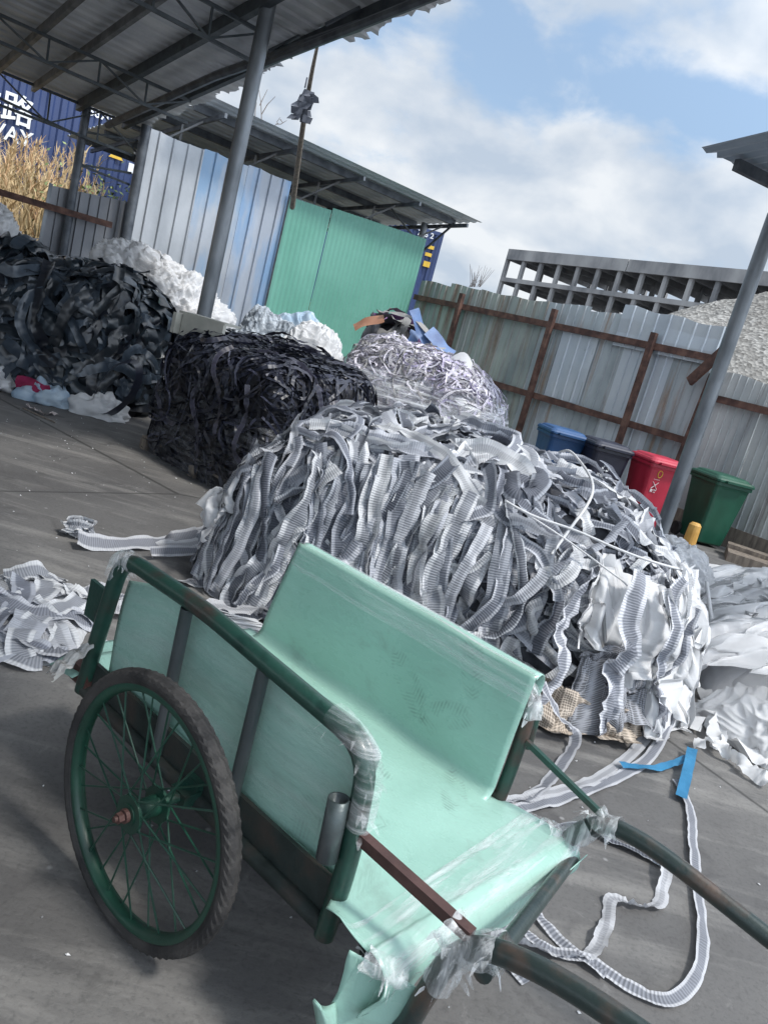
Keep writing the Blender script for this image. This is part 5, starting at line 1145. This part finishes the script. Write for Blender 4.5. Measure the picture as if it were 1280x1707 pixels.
# ---- clear film over the vinyl and wound round the joints
rng = random.Random(77)
ft = MB()
def patch(mb, f, uu, ss): rows = [[f(a, c) for c in ss] for a in uu]; mb.grid(rows, lambda i, j: (ss[j]*3, uu[i]))
patch(ft, lambda u, s: floor_f(u, s)+WU*.006+WU*.006*abs(noise.noise(Vector((u*60, s*9, 0)))), frange(.585, .775, 50), frange(-.325, .325, 80))
tag(ft.build('clear_film', M['film_uv'], smooth=True), 'shiny crinkled clear film stretched over the front lip of the mint sheet', 'film')
ft = MB()
patch(ft, lambda u, s: fpan(u, s)+(Vector((0, 0, .005)) if s > .66 else -LA*.006), frange(-.49, .487, 60), frange(.60, .77, 18)); 
tag(ft.build('clear_film', mat_film('clear film on far rail', .02, .55, (9, 1.5, 1), uv=True), smooth=True), 'clear film folded over the far top rail of the cart', 'film')
def wrap(pts, r, name, label, nn=26, seed=0, rag=.5, mat='film_h', parent=None):
    P = catmull(pts, nn//max(1, len(pts)-1)); mb = MB(); rows = []; pv = None
    for i, p in enumerate(P):
        d = (P[min(i+1, len(P)-1)]-P[max(0, i-1)]).normalized(); x = d.orthogonal().normalized() if pv is None else (pv-d*pv.dot(d)).normalized(); pv = x; y = d.cross(x); row = []
        for k in range(28):
            t = 6.28318*k/28; q = p+(x*math.cos(t)+y*math.sin(t))*r; rr = r*(1+rag*.42*noise.noise(q*22+Vector((seed, 0, 0)))+rag*.16*noise.noise(q*70)); row.append(p+(x*math.cos(t)+y*math.sin(t))*rr+d*.006*noise.noise(q*60))
        rows.append(row)
    mb.grid(rows, lambda i, j: (i*.1, j*.1), close=True)
    r3 = random.Random(seed+5)
    for k in range(26):      # loose tatters
        i = r3.randrange(len(P)); a = r3.random()*6.28; d0 = Vector((math.cos(a), math.sin(a), rnds(r3, .6)-.5)).normalized(); q = P[i]+d0*r*.8; w_ = Vector((rnds(r3, 1), rnds(r3, 1), rnds(r3, 1))).normalized()*r3.uniform(.003, .009); L_ = r3.uniform(.01, .035)
        mb.grid([[q-w_, q+w_], [q+d0*L_*.5-w_*.8, q+d0*L_*.5+w_*.8-Z*.004], [q+d0*L_-w_*.2-Z*.01, q+d0*L_+w_*.2-Z*.012]], lambda i, j: (i*.3, j*.3))
    if parent: return mb.build(name, M[mat], parent, smooth=True)
    return tag(mb.build(name, M[mat], smooth=True), label, 'film')
wrap([K(.745, -.345, .20), K(.80, -.345, .185), K(.84, -.345, .215), K(.865, -.345, .228)], .036, 'joint_wrap', 'bunched clear film wound round the near handle joint', 26, 1)
wrap([K(.77, -.345, .08), K(.785, -.345, .15), K(.81, -.345, .195)], .033, 'joint_wrap', 'loose film tatters hanging below the near handle joint', 20, 2, .5)
wrap([K(.755, .345, .20), K(.785, .345, .185), K(.83, .345, .196)], .031, 'joint_wrap', 'clear film wound round the far handle joint', 22, 3)
wrap([K(.675, .345, -.02), K(.70, .345, .045), K(.73, .345, .11), K(.765, .345, .16)], .034, 'joint_wrap', 'smoky film wrapped round the bend of the far handle', 24, 4, .6)
wrap([K(.36, -.357, .437), K(.43, -.357, .425), K(.475, -.357, .395), K(.495, -.355, .34), K(.50, -.352, .25)], .030, 'corner_wrap', 'clear film stretched round the near front corner of the cart rail', 30, 5, .18, 'film')
wrap([K(.44, .357, .405), K(.485, .357, .38), K(.50, .357, .33)], .030, 'corner_wrap', 'clear film bunched on the far front corner of the cart', 22, 6, .6)
wrap([K(-.50, -.357, .38), K(-.475, -.357, .435), K(-.42, -.357, .452)], .029, 'corner_wrap', 'torn film on the rear top corner of the near rail', 20, 7, .5)
wrap([K(.645, -.425, .08), K(.68, -.405, .07), K(.71, -.37, .055)], .024, 'film_knot', 'sparkling knot of clear film at the near front lip of the mint sheet', 26, 8, .7)
wrap([K(.66, .31, .085), K(.68, .345, .08), K(.70, .37, .06)], .026, 'film_knot', 'small knot of clear film at the far front lip of the mint sheet', 22, 9, .9)
ft = MB(); patch(ft, lambda u, s: npan(u, s)-LA*.009, frange(-.48, .47, 60), frange(-.38, -.71, 30)); tag(ft.build('clear_film', mat_film('clear film on near panel', .0, .16, (7, 2.0, 1), uv=True), smooth=True), 'faint clear film clinging to the near mint side panel behind the struts', 'film')
# torn pale sacking at the rear near corner
mb = MB(); rows = []
for i in range(26):
    row = []
    for j in range(18):
        p = K(-.50-.0055*i, -.375-.0*j, .155-.005*j-.0015*i*i*.12)+Vector((0, 0, .010*noise.noise(Vector((i*.35, j*.5, 0)))+.006*math.sin(j*1.1+i*.3)))+LA*(-.006*j+.012*noise.noise(Vector((i*.3, j*.4, 5)))); row.append(p)
    rows.append(row[:max(5, 18-int(i*.35+3*abs(noise.noise(Vector((i*.9, 0, 0))))))]+[row[-1]]*0)
n_ = min(len(r_) for r_ in rows)
for i in range(25):
    k = min(len(rows[i]), len(rows[i+1])); mb.grid([rows[i][:k], rows[i+1][:k]])
tag(mb.build('torn_sacking', mat_cloth('frayed pale sacking', (.42, .42, .42), (.62, .62, .60), 14, 0, .1, bs=.6), smooth=True), 'frayed pale sacking caught at the rear corner of the cart', 'rag')
# white banding strips heaped behind the cart
b = MB()
for i in range(16):
    a = K(-.66-.012*i, .02+.02*rng.random(), .03+.008*i*rng.random()); c_ = K(-.53-.010*i, .42, .045+.01*rng.random()); b.tint = (rng.uniform(.8, 1),)*3
    n_ = LA.cross(WU).normalized()*.011; mid_ = (a+c_)/2+Z*.012
    b.grid([[a-n_, a+n_], [mid_-n_, mid_+n_+Z*.004], [c_-n_, c_+n_]], lambda i, j: (i*.2, j))
tag(b.build('banding_bundle', M['white_cloth']), 'bundle of flat white strips across the open rear of the cart', 'strips')
